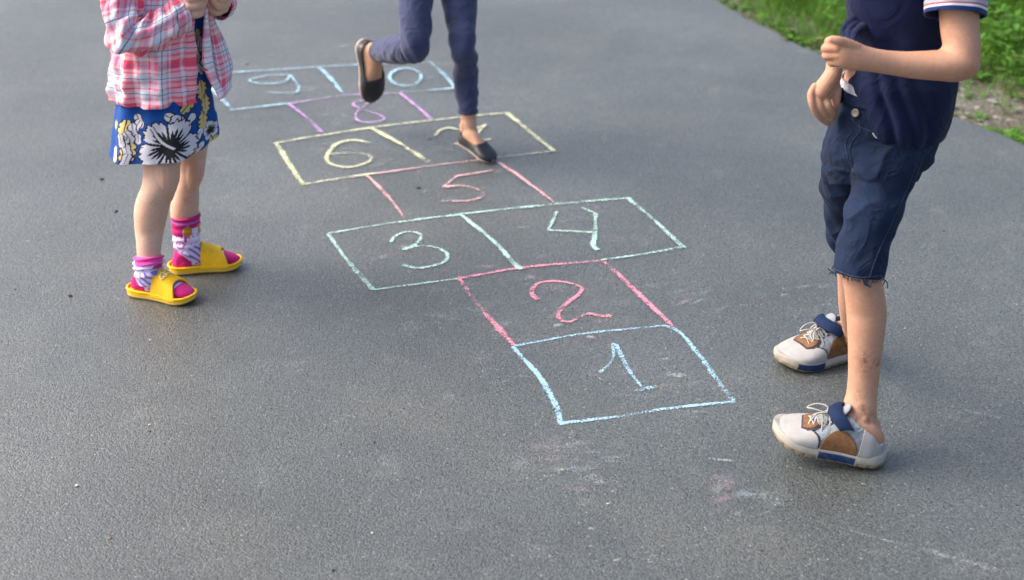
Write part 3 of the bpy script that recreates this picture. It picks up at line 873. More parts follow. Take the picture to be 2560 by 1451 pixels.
        for a_ in ((318, 300, .05, .018, -1.6, 4), (325, 350, .05, .016, -1.7, 4), (452, 283, .045, .016, .6, 3), (505, 275, .05, .018, -1.6, 4), (528, 340, .03, .016, -1.4, 3), (488, 75, .04, .022, -1.2, 4), (484, 105, .04, .022, -1.2, 4), (486, 130, .045, .02, -1.3, 4), (512, 235, .05, .014, -1.7, 4), (500, 200, .05, .018, -1.5, 4), (400, 428, .05, .012, .1, 3), (292, 300, .02, .01, -1.3, 4)):
            lf(*a_, cream)
        for a_ in ((412, 288, .042, .013, -.5, 1), (430, 320, .03, .012, 1.2, 1), (462, 318, .036, .011, .7, 1), (340, 285, .034, .011, -1.0, 1), (352, 300, .034, .011, -2.0, 1), (330, 310, .03, .010, -1.3, 1), (312, 330, .026, .011, -1.0, 1), (320, 345, .028, .010, -2.2, 1), (312, 362, .028, .010, -1.2, 1), (322, 385, .028, .010, -1.8, 1), (346, 335, .022, .009, -1.5, 1), (362, 340, .024, .008, -.6, 1), (482, 385, .034, .010, .5, 1), (490, 350, .03, .010, .9, 1), (498, 120, .03, .012, 1.2, 1), (494, 150, .034, .014, 2.0, 1), (505, 165, .036, .014, 1.0, 1), (508, 182, .034, .013, 2.4, 1), (300, 335, .03, .010, -1.4, 1), (290, 365, .03, .010, -1.0, 1)):
            lf(*a_, white)
        fl(524, 325, .026, .4); fl(425, 368, .062, 1.05)
        for ph_ in (3.9, 4.9, 5.8):                                                       # the unseen back repeats the print
            for yy in (.08, .22, .33):
                o = hib(x - ph_ * per - .05 * (yy > .2), y - yy, .05, ph_); items.append((o, white))
        for o, colr in items:
            c[o == 1] = black; c[o == 3] = black; c[o == 2] = colr
        # stamen of the big flower
        u0 = at(425, 368); dx, dy = -(x - u0[0]), -(y - u0[1])
        q = dx * math.cos(2.3) + dy * math.sin(2.3); w = -dx * math.sin(2.3) + dy * math.cos(2.3) - .004 * np.sin(q * 70)
        st = (q > -.01) & (q < .056)
        c[st & (np.abs(w) < .0046)] = black; c[st & (np.abs(w) < .0026)] = white
        return c
    dress = [(318, -90, 490, -90, 3.66, .74), (310, -20, 506, -20, 3.66, .74), (306, 60, 512, 60, 3.66, .76), (302, 120, 515, 120, 3.66, .8), (298, 180, 519, 180, 3.66, .84), (294, 240, 525, 238, 3.66, .86, .05), (285, 300, 532, 292, 3.66, .87, .1), (274, 366, 537, 340, 3.66, .88, .2)]
    def dd(t, p):
        return .006 * t * np.sin(5 * p + 1.0 + 1.2 * t) + .0035 * t * np.sin(11 * p + 2 * t) + .0022 * wig(t, p, 3)
    shell('dress', dress, attr_mat('floral_cotton', wrs=.15), root, .002, colors=print_dress, disp=dd, nl=330, na=560)

    # ---- plaid shirt
    t = NT('pink_plaid')
    sp = t.n('ShaderNodeSeparateXYZ'); t.put(sp.inputs[0], t.uv())
    coral, pale, ice, rose = lin(240, 82, 104), lin(240, 210, 218), lin(210, 224, 232), lin(236, 134, 156)
    st = [(0, coral), (.17, coral), (.18, pale), (.22, pale), (.23, rose), (.26, rose), (.28, ice), (.43, ice), (.45, rose), (.50, rose), (.51, pale), (.59, pale), (.60, coral), (.63, coral), (.64, pale), (.72, ice), (.82, ice), (.83, rose), (.88, rose), (.89, pale), (.96, pale), (.97, coral)]
    fu = t.math('FRACT', t.math('DIVIDE', sp.outputs[0], .104)); fv = t.math('FRACT', t.math('DIVIDE', sp.outputs[1], .108))
    cu, cv = t.ramp(fu, st), t.ramp(fv, st)
    tw = t.math('FRACT', t.math('MULTIPLY', t.math('ADD', sp.outputs[0], sp.outputs[1]), 420.0))
    c = t.mix(t.math('ADD', t.math('MULTIPLY', t.math('GREATER_THAN', tw, .5), .16), .42), cu, cv)
    line = None
    for f_, offs in ((fu, (.365,)), (fv, (.38, .74))):
        for o_ in offs:
            l_ = t.fit(t.math('ABSOLUTE', t.math('SUBTRACT', f_, o_)), .013, .007)
            line = l_ if line is None else t.math('MAXIMUM', line, l_)
    c = t.mix(t.math('MULTIPLY', line, .72), c, lin(70, 70, 130))
    band = t.math('MAXIMUM', t.fit(t.math('ABSOLUTE', t.math('SUBTRACT', fu, .535)), .055, .035), t.fit(t.math('ABSOLUTE', t.math('SUBTRACT', fv, .10)), .05, .03))
    c = t.mix(t.math('MULTIPLY', band, .25), c, lin(120, 90, 160))
    pos = t.obj()
    t.set(**{'Base Color': c, 'Roughness': .85, 'Specular IOR Level': .2, 'Sheen Weight': .15,
             'Normal': t.bump(t.noise(pos, 1500, 1), .2, .0005, t.bump(t.noise(pos, 42, 3, .5, .8), .38, .006))})
    plaid = t.m
    trunk = [(325, -92, 486, -92, 3.66, .8), (300, -50, 508, -50, 3.66, .88), (292, 20, 514, 20, 3.66, .92), (288, 90, 516, 90, 3.66, .96), (287, 150, 517, 150, 3.66, .98), (285, 200, 519, 198, 3.66, .95), (284, 226, 521, 222, 3.66, .92, 0), (285, 240, 522, 236, 3.66, .9, 0)]
    def ds(t, p):
        f = .006 * np.sin(p * 9 + 2.2 * np.sin(t * 3)) * np.clip(t * 1.4 - .3, 0, 1) + .004 * np.sin(p * 17 + 4 * t) * np.clip(t * 1.4 - .3, 0, 1)
        diag = .008 * (1 - np.abs(np.sin(p * 3 + t * 8))) ** 2 * np.exp(-((t - .55) / .16) ** 2)
        return f + diag + .003 * wig(t, p, 11) + .004
    sh = shell('shirt', trunk, plaid, root, .0016, disp=ds, nl=190, na=420, a0=math.radians(37), a1=math.radians(332))
    # front band (placket) of the near side
    pk = shell('placket', trunk, plaid, sh, .002, off=.0028, disp=ds, nl=150, na=30, a0=math.radians(37), a1=math.radians(48))
    uvd = pk.data.uv_layers[0].data
    q_ = np.zeros(len(uvd) * 2, np.float32); uvd.foreach_get('uv', q_); q_ = q_.reshape(-1, 2); q_[:, 0] = .002 + (q_[:, 0] - q_[:, 0].min()) * .5; uvd.foreach_set('uv', q_.ravel())
    sl = [(*Z1(330, -320), *Z1(560, -330), 3.60, .9), (*Z1(215, -190), *Z1(555, -190), 3.575, .9), (*Z1(186, 0), *Z1(520, -20), 3.555, .9), (*Z1(200, 150), *Z1(500, 90), 3.54, .9), (*Z1(228, 300), *Z1(490, 150), 3.53, .9), (*Z1(310, 412), *Z1(508, 152), 3.53, .9), (*Z1(480, 438), *Z1(575, 118), 3.535, .9), (*Z1(660, 384), *Z1(685, 62), 3.545, .88), (*Z1(800, 292), *Z1(770, 24), 3.56, .85), (*Z1(895, 222), *Z1(838, -6), 3.575, .8)]
    def dsl(t, p):
        e = np.exp(-((t - .52) / .14) ** 2)
        return .010 * e * np.sin(40 * t + 2 * np.sin(p * 2) + np.sin(3 * p)) + .0045 * wig(t, p, 21, ft=(3, 10), fp=(1, 3)) + .003 * np.sin(p * 7 + 9 * t)
    slv = shell('sleeve', sl, plaid, sh, .0016, disp=dsl, nl=170, na=120)
    cuff = [(*Z1(780, 305), *Z1(752, 28), 3.557, .87), (*Z1(838, 268), *Z1(800, 8), 3.567, .85), (*Z1(902, 224), *Z1(842, -10), 3.577, .82)]
    shell('cuff', cuff, plaid, sh, .003, off=.002, nl=20, na=80, disp=lambda t, p: .002 * np.sin(5 * p))
    sl2 = [(520, 22, 580, 20, 3.665, .85), (522, 18, 582, 16, 3.74, .9), (522, 0, 586, -2, 3.83, .95), (505, -50, 575, -55, 3.85, 1), (455, -95, 525, -95, 3.80, 1)]
    shell('sleeve', sl2, plaid, sh, .002, disp=lambda t, p: .004 * wig(t, p, 5, ft=(2, 6), fp=(1, 4)), nl=60, na=90)
    L_ = [(*Z1(1035, 60), 3.615), (*Z1(1030, 150), 3.612), (*Z1(1016, 320), 3.61), (*Z1(1012, 450), 3.605), (*Z1(1034, 590), 3.60), (*Z1(1100, 712), 3.60), (*Z1(1158, 822), 3.60)]
    R_ = [(*Z1(1075, 60), 3.64), (*Z1(1100, 150), 3.66), (*Z1(1180, 325), 3.70), (*Z1(1225, 450), 3.71), (*Z1(1250, 570), 3.72), (*Z1(1236, 660), 3.70), (*Z1(1237, 745), 3.66)]
    fl_ = sheet('front_panel', L_, R_, plaid, sh, lambda t, u: .03 * np.sin(u * 6.5 + .8 * t) * (.3 + t) * (1 - .3 * u), uvo=(.02, .03))
    # placket of the loose panel
    def lerp(a, b_, k): return tuple(a[i] + (b_[i] - a[i]) * k for i in range(3))
    sheet('placket', [(a[0] - 1, a[1], a[2] - .006) for a in L_], [(lerp(a, b_, .36)[0], lerp(a, b_, .36)[1], a[2] - .003) for a, b_ in zip(L_, R_)], plaid, sh, lambda t, u: -.006 * np.sin(u * 3.14) + .002 * np.sin(t * 30), uvo=(.061, .05), th=.003)
    mb = plain('brown_button', (0.16, 0.085, 0.055), .35, .5)
    for (px, py, Y) in ((*Z1(1047, 566), 3.592), (*Z1(482, 416), 3.475)):
        V, F = disc(P(px, py, Y), np.array([0, -1, .4]), .0055)
        mesh_obj('button', V, F, mb, sh)

    # ---- socks
    lil, mag, pur, pnk = lin(226, 208, 236), lin(190, 34, 112), lin(128, 112, 190), lin(232, 80, 160)
    msock = attr_mat('sock_knit', .9, .15, weave=900, bumpf=.35, wr=60, wrs=.3)
    for k, (ff, leg, tall) in enumerate(((ffn, near_leg, False), (fff, far_leg, True))):
        zz = .018
        if not tall:
            up_ = [(340, 640, 405, 638, 3.583, 1.1), (337, 652, 407, 650, 3.58, 1.15), (337, 664, 406, 664, 3.577, 1.2), (339, 680, 404, 680, 3.572, 1.2), (344, 708, 402, 708, 3.568, 1.2)]
        else:
            up_ = [(429, 541, 498.5, 535, 3.745, 1.08), (430, 556, 499, 553, 3.744, 1.08), (432, 580, 499, 578, 3.742, 1.05), (435, 605, 498, 605, 3.74, 1.08), (437, 634, 498, 634, 3.735, 1.1), (440, 658, 496, 656, 3.735, 1.1)]
        n_ = 40
        ups = sweep(up_, n_, 48, disp=(lambda t, p: .0035 * np.sin(t * 30 + np.sin(p * 2)) * (t < .75)) if not tall else (lambda t, p: .0016 * np.sin(t * 40 + 2 * np.sin(p))), off=.0012)[:2]
        V, F = union([ups, foot_sweep(ff, L=ff.L * .955, wk=.90, hk=.92, z0=zz, x0=.006, ns=50)], .0017, 3)
        q = ff.l(V); sx = q[:, 0] / ff.L; z = q[:, 2]; y_ = q[:, 1]
        c = np.tile(np.array(lil), (len(V), 1))
        # hearts scattered over the ankle, stripes over the instep, plain heel and toes
        ph = np.arctan2(q[:, 1], q[:, 0] - .05)
        hv, hu = (z / .019), (ph * .035 / .021 + .5 * (np.floor(z / .019) % 2))
        du, dvv = hu - np.round(hu), hv - np.floor(hv) - .5
        c[(np.abs(du) < .17) & (dvv - .5 * np.abs(du) > -.14) & (dvv + .3 * np.abs(np.abs(du) - .08) < .10)] = pur
        qq = .72 * q[:, 0] + .70 * z
        reg = (q[:, 0] > .052) & (qq > .075) & (z < .080 - .12 * np.clip(.085 - q[:, 0], 0, 1)); c[reg] = lil
        c[reg & (((qq / .0125) % 1) < .40)] = pur
        heel = (sx < .30) & (z < .046 + .1 * (.3 - sx)) & (sx * ff.L + z < .092); c[heel] = mag * np.array([1, 1, 1])
        rimh = (sx < .33) & (np.abs(z - (.049 + .1 * (.3 - sx))) < .0022); c[rimh] = pur
        c[sx > .76] = mag
        top = V[:, 2].max()
        if tall:
            zc = z
            cuffm = z > top - .030; c[cuffm] = mag; c[(z > top - .016) & (z < top - .0125)] = pur
            c[(z < top - .030) & (z > top - .034)] = lil
            # printed patch and bow on the ankle
            pu = (V - P(458, 585, 3.70)); a_ = pu[:, 0]; b_ = pu[:, 2]; fr = V[:, 1] < 3.745
            c[fr & (a_ < -.002) & (np.abs(b_ - .004) < .0165) & (a_ > -.045)] = mag
            gold = lin(196, 140, 60)
            bow = fr & (np.abs(a_ - .011) < .011) & (np.abs(b_ - .002) < .004 + .8 * np.abs(a_ - .002) * (a_ < .015) + .006)
            c[bow] = gold
            c[fr & (np.abs(a_ - .042) < .009) & (np.abs(b_ - .004) < .013)] = gold
            c[fr & (np.abs(a_ - .004) < .0035) & (b_ < -.010) & (b_ > -.027)] = lin(170, 60, 150)
            rr = np.hypot(a_ + .012, b_ + .034)
            c[fr & (np.abs(rr - .010) < .002)] = lin(190, 90, 170)
        else:
            c[z > top - .020] = pnk; c[(z < top - .020) & (z > top - .024)] = lil
            pu = V - P(395, 668, 3.55); c[(np.hypot(pu[:, 0], pu[:, 2] * 1.8) < .012)] = lin(190, 60, 140)
        mesh_obj('sock', V, F, msock, root, colors={'print': np.clip(c, 0, 1)})

    # ---- yellow slides
    yel = plain('yellow_rubber', lin(246, 190, 24), .6, .3, var=.1, dirt=.25, dirt_col=(0.35, 0.18, 0.02), scale=35)
    sole_m = attr_mat('yellow_sole', .65, .3, wrs=.03, weave=500, bumpf=.05, sheen=0, dirt=.35)
    wt = [(0, .03), (.02, .085), (.08, .15), (.2, .185), (.4, .185), (.6, .205), (.75, .222), (.87, .20), (.95, .14), (.99, .06), (1, .02)]
    mark = plain('pale_print', lin(250, 240, 190), .5, .3, var=.04)
    for ff, heart, sgn in ((ffn, True, 1), (fff, False, 1)):
        sd_ = empty('slide_sandal', ff.o * np.array([1, 1, 0])); sd_.parent = root
        sd_.location = Vector(tuple(ff.o)) - root.location
        L = ff.L
        V, F, s_, u_ = slab(ff, L * 1.02, wt, lambda s: .0005 + .010 * np.clip((s - .72) / .28, 0, 1) ** 2, lambda s: .0215 - .004 * s + .006 * np.clip((s - .72) / .28, 0, 1) ** 2, .94, 1.0, x0=-.004, bulge=.0015, nz=9, rim=.004)
        c = np.tile(np.array(lin(247, 190, 20)), (len(V), 1))
        c[(u_ > .30) & (u_ < .45)] = lin(245, 225, 160); c[u_ < .14] = lin(205, 165, 70)
        mesh_obj('sole', V, F, sole_m, sd_, colors={'print': c})
        # rim round the footbed
        ns = 60; ss = 0.5 - 0.5 * np.cos(np.linspace(0.05, math.pi - .05, ns)); w_ = sprof(ss, wt) * L * 1.02 * .96; yc = .03 * L * (np.sin(ss * math.pi) - .4)
        zz = .0215 - .004 * ss + .006 * np.clip((ss - .72) / .28, 0, 1) ** 2
        loop = np.vstack([np.stack([-.004 + ss * L * 1.02, yc + w_, zz], 1), np.stack([-.004 + ss * L * 1.02, yc - w_, zz], 1)[::-1]])
        loop = np.vstack([loop, loop[:1]])
        V, F = tube(ff.w(loop), .0035, nl=160, na=8, round_ends=False); mesh_obj('rim', V, F, yel, sd_)
        # strap: broad band over the instep, lower towards the toes
        ns, na = 50, 70
        a = np.linspace(0, math.pi, na); b_ = np.linspace(0, 1, ns)
        s0 = .40 + .05 * np.sin(a) ** 2; s1 = .80 - .10 * np.sin(a) ** 1.5 + .02
        S = s0[None] + (s1 - s0)[None] * b_[:, None]
        base = foot_pts(L * .955, S, a[None] * np.ones_like(S), wk=.90, hk=.92, off=.0055, z0=.018, x0=.006)
        edge = sprof(S, wt) * L * 1.02 * .985; yc = .03 * L * (np.sin(S * math.pi) - .4)
        k = np.clip((np.abs(np.cos(a))[None] - .75) / .25, 0, 1) ** 2
        base[..., 1] = base[..., 1] * (1 - k) + (np.sign(np.cos(a))[None] * edge + yc) * k
        base[..., 2] = np.maximum(base[..., 2] * (1 - k) + .014 * k, .012)
        base[..., 2] += .003 * np.sin(b_ * math.pi)[:, None] * np.sin(a)[None]
        o = mesh_obj('strap', ff.w(base).reshape(-1, 3), grid_faces(ns, na, False), yel, sd_); fix_normals(o); solidify(o, .006, 0)
        if heart:
            def on(sv, av):                                  # point on the strap
                p = foot_pts(L * .955, np.array([sv]), np.array([av]), wk=.90, hk=.92, off=.0105, z0=.018, x0=.006)[0]
                p[2] += .003
                return ff.w(p)
            tt = np.linspace(0, 2 * math.pi, 40)
            hx, hy = .0105 * np.sin(tt) ** 3 * 1.0, .0105 * (13 * np.cos(tt) - 5 * np.cos(2 * tt) - 2 * np.cos(3 * tt) - np.cos(4 * tt)) / 16
            for dx, dyy in ((-.0, .008), (.0, -.007)):
                pts = [on(.56 + (hx[i] * .3 - hy[i] * .8) / L * -1 + dx, 1.62 + (hx[i] * .8 + dyy + hy[i] * .3) / .03) for i in range(40)]
                V, F = tube(pts, .0012, nl=70, na=6, round_ends=False)
                mesh_obj('heart_mark', V, F, mark, sd_)
build_girl()
# ------------------------------------------------------------------ person hopping in navy leggings and black slip-ons
def build_jumper():
    root = empty('person', (*G(1215, 395)[:2], 0))
    tag(root, 'person hopping on one leg in navy leggings and black slip-on shoes', 'person')
    Z = zr(840, 0, 3.298)
    skin = skin_mat('light_tan_skin', (0.60, 0.345, 0.215), (0.56, 0.26, 0.16), 0.3)
    navy = cloth_mat('navy_jersey', (0.044, 0.054, 0.115), .8, 1300, .15, .14, 26, .22, .2)
    # standing foot: on the ball, heel just lifted; raised foot hangs with the toes down
    toe_s = G(1233, 407, .004); heel_s = P(1152, 352, 4.685)
    ffs = FootFrame(heel_s, toe_s)
    heel_r, toe_r = P(*Z(225, 330), 4.90), P(*Z(292, 838), 4.90)
    ffr = FootFrame(heel_r, toe_r, up=(0.62, -0.78, 0.1))
    def R(xl, xr, y, Y, k): return (*Z(xl, y), *Z(xr, y), Y, k)
    sx = 4.66
    stand = [R(830, 1190, -700, 4.80, 1.0), R(845, 1185, -350, 4.78, 1.0), R(868, 1168, 0, 4.74, .98), R(905, 1156, 200, 4.70, .98), R(928, 1150, 310, 4.67, 1.0), R(942, 1155, 400, 4.665, 1.0), R(962, 1168, 500, 4.69, 1.05), R(966, 1174, 600, 4.71, 1.05), R(971, 1173, 700, 4.715, 1.02), R(985, 1172, 800, 4.71, 1.0), R(1000, 1170, 870, 4.705, 1.0), R(1014, 1166, 925, 4.70, 1.0)]
    ank = [R(1010, 1158, 820, 4.71, .8), R(1024, 1156, 920, 4.70, .9), R(1028, 1158, 985, 4.70, 1.0), R(1024, 1160, 1045, 4.695, 1.15), R(1035, 1172, 1100, 4.69, 1.3), R(1060, 1185, 1160, 4.67, 1.2)]
    thigh = [R(480, 850, -700, 4.78, 1.0), R(495, 830, -350, 4.74, 1.0), R(506, 796, 0, 4.68, 1.0), R(520, 786, 200, 4.64, 1.0), R(530, 778, 330, 4.62, 1.0), R(545, 765, 420, 4.62, .95), R(580, 735, 490, 4.63, .8)]
    # shin runs away from the viewer, to the left
    shin = [(*Z(570, 500), *Z(740, 330), 4.62, 1.0), (*Z(540, 525), *Z(640, 290), 4.66, 1.0), (*Z(470, 528), *Z(540, 290), 4.72, 1.0), (*Z(420, 522), *Z(440, 298), 4.78, 1.0), (*Z(382, 514), *Z(385, 310), 4.82, .98), (*Z(362, 505), *Z(345, 335), 4.845, .95)]
    ank_r = [(*Z(400, 500), *Z(400, 330), 4.80, .9), (*Z(350, 495), *Z(335, 345), 4.85, .9), (*Z(300, 500), *Z(270, 355), 4.88, .9), (*Z(255, 470), *Z(225, 370), 4.90, .9)]
    torso = [(985, -160, 1205, -160, 4.80, .75), (990, -240, 1200, -240, 4.82, .72), (1010, -330, 1185, -330, 4.82, .70), (1000, -430, 1195, -430, 4.82, .68), (1040, -470, 1155, -470, 4.82, .7), (1068, -495, 1128, -495, 4.82, .9), (1070, -540, 1125, -540, 4.82, 1)]
    hd, hc, hf, hs = head(1100, -610, 4.82, .105, (.35, -.94))
    parts = [sweep(ank, 40, 36)[:2], sweep(ank_r, 30, 30)[:2], sweep(torso, 50, 40)[:2], sweep(thigh, 50, 40, off=-.008)[:2], sweep(stand, 60, 40, off=-.008)[:2], sweep(shin, 40, 36, off=-.006)[:2]] + hd
    for s_, x in ((-1, 1000), (1, 1190)):
        parts.append(ptube([(x, -430, 4.82, 30), (x + s_ * 45, -300, 4.82, 26), (x + s_ * 40, -190, 4.76, 21), (x + s_ * 25, -120, 4.70, 16), (x + s_ * 20, -85, 4.68, 15)]))
        for q in range(4):
            parts.append(ptube([(x + s_ * 22 + q * 5 - 8, -90, 4.68, 6), (x + s_ * 20 + q * 5 - 8, -58, 4.665, 5.5), (x + s_ * 16 + q * 5 - 8, -40 + 3 * q, 4.67, 5)]))
        parts.append(ptube([(x + s_ * 10, -105, 4.68, 7), (x - s_ * 2, -78, 4.67, 6)]))
    parts.append(foot_sweep(ffs, wk=.92, hk=.92, x0=.002, L=ffs.L * .97, z0=.008)); parts.append(foot_sweep(ffr, wk=.92, hk=.92, x0=.002, L=ffr.L * .97, z0=.006))
    parts.append(tube([P(*Z(1052, 1040), 4.685), P(*Z(1056, 1070), 4.68)], .014))
    V, F = union(parts, .0026, 10)
    red = .5 * near(V, P(*Z(1090, 1100), 4.62), .03) + .4 * near(V, P(*Z(300, 420), 4.84), .04)
    mesh_obj('body', V, F, skin, root, colors={'tint': np.stack([red, 0 * red, 0 * red], 1)})
    hair_cap('hair', hc, hf, hs, .105, M_HAIR, root, .25)
    # ---- leggings, gathered a little behind the knees and at the hems
    def dl(t, p): return .0022 * np.sin(60 * t + 3 * np.sin(p)) * np.exp(-((t - .62) / .16) ** 2) + .0016 * wig(t, p, 31, ft=(3, 9), fp=(1, 3)) + .0016 * np.sin(95 * t + 2 * np.sin(2 * p)) * np.clip(t * 4 - 2.6, 0, 1) * (np.cos(p) > 0)
    V, F = union([sweep(stand, 260, 90, disp=dl)[:2], sweep(thigh, 160, 90, disp=lambda t, p: .002 * wig(t, p, 41, ft=(2, 6)))[:2],
                  sweep(shin, 140, 90, disp=lambda t, p: .0011 * np.sin(30 * t + 3 * np.sin(p) + 2 * np.sin(2 * p)) * np.exp(-((t - .3) / .2) ** 2) + .0012 * wig(t, p, 44))[:2],
                  sweep([(985, -250, 1205, -250, 4.82, .75), (975, -170, 1212, -170, 4.80, .78), (985, -90, 1205, -90, 4.79, .72)], 30, 60, off=.002)[:2]], .0028, 4)
    lg = mesh_obj('leggings', V, F, navy, root)
    # hem bands
    for nm, rb in (('hem', [R(1011, 1168, 908, 4.70, 1.0), R(1014, 1167, 928, 4.70, 1.0)]), ('hem', [(*Z(369, 508), *Z(354, 326), 4.838, .96), (*Z(359, 505), *Z(341, 335), 4.848, .95)])):
        shell(nm, rb, navy, lg, .002, off=.0012, nl=8, na=60)
    # jersey top, above the picture
    shell('top', [(980, -150, 1208, -150, 4.80, .78), (990, -240, 1200, -240, 4.82, .76), (1008, -330, 1188, -330, 4.82, .74), (998, -430, 1198, -430, 4.82, .72), (1035, -472, 1160, -472, 4.82, .74)], cloth_mat('grey_top', (.35, .36, .4)), root, .002, off=.006, nl=60, na=80, disp=lambda t, p: .003 * wig(t, p, 8))
    # ---- slip-on shoes
    blk = plain('black_leather', (.016, .018, .024), .42, .5, var=.25, scale=60, bump=.25)
    tan_ = plain('tan_rubber', (.46, .36, .29), .75, .3, dirt=.3, scale=60)
    inner = plain('tan_lining', (.45, .28, .17), .7, .3)
    wt = [(0, .02), (.02, .08), (.08, .148), (.2, .172), (.4, .168), (.6, .19), (.75, .205), (.87, .18), (.95, .125), (.99, .05), (1, .015)]
    for ff in (ffs, ffr):
        sh = empty('slip_on_shoe', ff.o); sh.parent = root; sh.location = Vector(tuple(ff.o)) - root.location
        L = ff.L
        V, F, s_, u_ = slab(ff, L * 1.02, wt, lambda s: -.004 + .008 * np.clip((s - .75) / .25, 0, 1) ** 2, lambda s: .008 + .006 * np.clip((s - .75) / .25, 0, 1) ** 2, .95, 1.0, x0=-.004, nz=6)
        mesh_obj('sole', V, F, tan_, sh)
        ns, na = 130, 120
        s = 0.5 - 0.5 * np.cos(np.linspace(0, math.pi, ns)); ph = np.linspace(-.5, math.pi + .5, na)
        V = foot_pts(L, s[:, None], ph[None], wk=1.0, hk=.98, off=.0035, z0=.004)
        # scooped opening: rim height falls from heel to the middle and closes over the toes
        fi = np.zeros((ns, na), bool); hgt = V[..., 2]
        rim = prof(s, [(0, .034), (.08, .038), (.2, .034), (.35, .030), (.5, .030), (.62, .040), (.70, .2), (1, .2)])
        keep = hgt < rim[:, None] + 0 * hgt
        F = grid_faces(ns, na, False); ii = keep.reshape(-1)
        V[..., 2] = np.minimum(V[..., 2], rim[:, None] + .002)
        F = F[ii[F].sum(1) >= 2]
        o = mesh_obj('upper', ff.w(V).reshape(-1, 3), F, blk, sh); bm = bmesh.new(); bm.from_mesh(o.data)
        bmesh.ops.delete(bm, geom=[v for v in bm.verts if not v.link_faces], context='VERTS'); bmesh.ops.recalc_face_normals(bm, faces=bm.faces); bm.to_mesh(o.data); bm.free()
        solidify(o, .0025, 0)
build_jumper()
# ------------------------------------------------------------------ person in navy polo, frayed navy shorts and worn sneakers
from mathutils.bvhtree import BVHTree
class Surf:
    """first point of a surface along a sight line, to lay seams and buttons on it"""
    def __init__(s, V, F):
        s.b = BVHTree.FromPolygons(np.asarray(V).tolist(), F.tolist() if isinstance(F, np.ndarray) else F)
    def hit(s, px, py, lift=0.0):
        o = Vector((0, 0, CAM_H)); d = Vector(tuple(unit(ray(px, py))))
        p, n, i, dist = s.b.ray_cast(o, d)
        if p is None: return None, None
        if n.dot(d) > 0: n = -n
        return np.array(p + n * lift), np.array(n)
    def line(s, pts, n=40, lift=0.0):
        pts = np.array(pts, float); k = np.linspace(0, 1, n)
        q = catmull(np.column_stack([pts, np.zeros(len(pts))]), k) if len(pts) > 2 else pts[0] + (pts[-1] - pts[0]) * k[:, None]
        out = [s.hit(a[0], a[1], lift)[0] for a in q]
        return [o for o in out if o is not None]

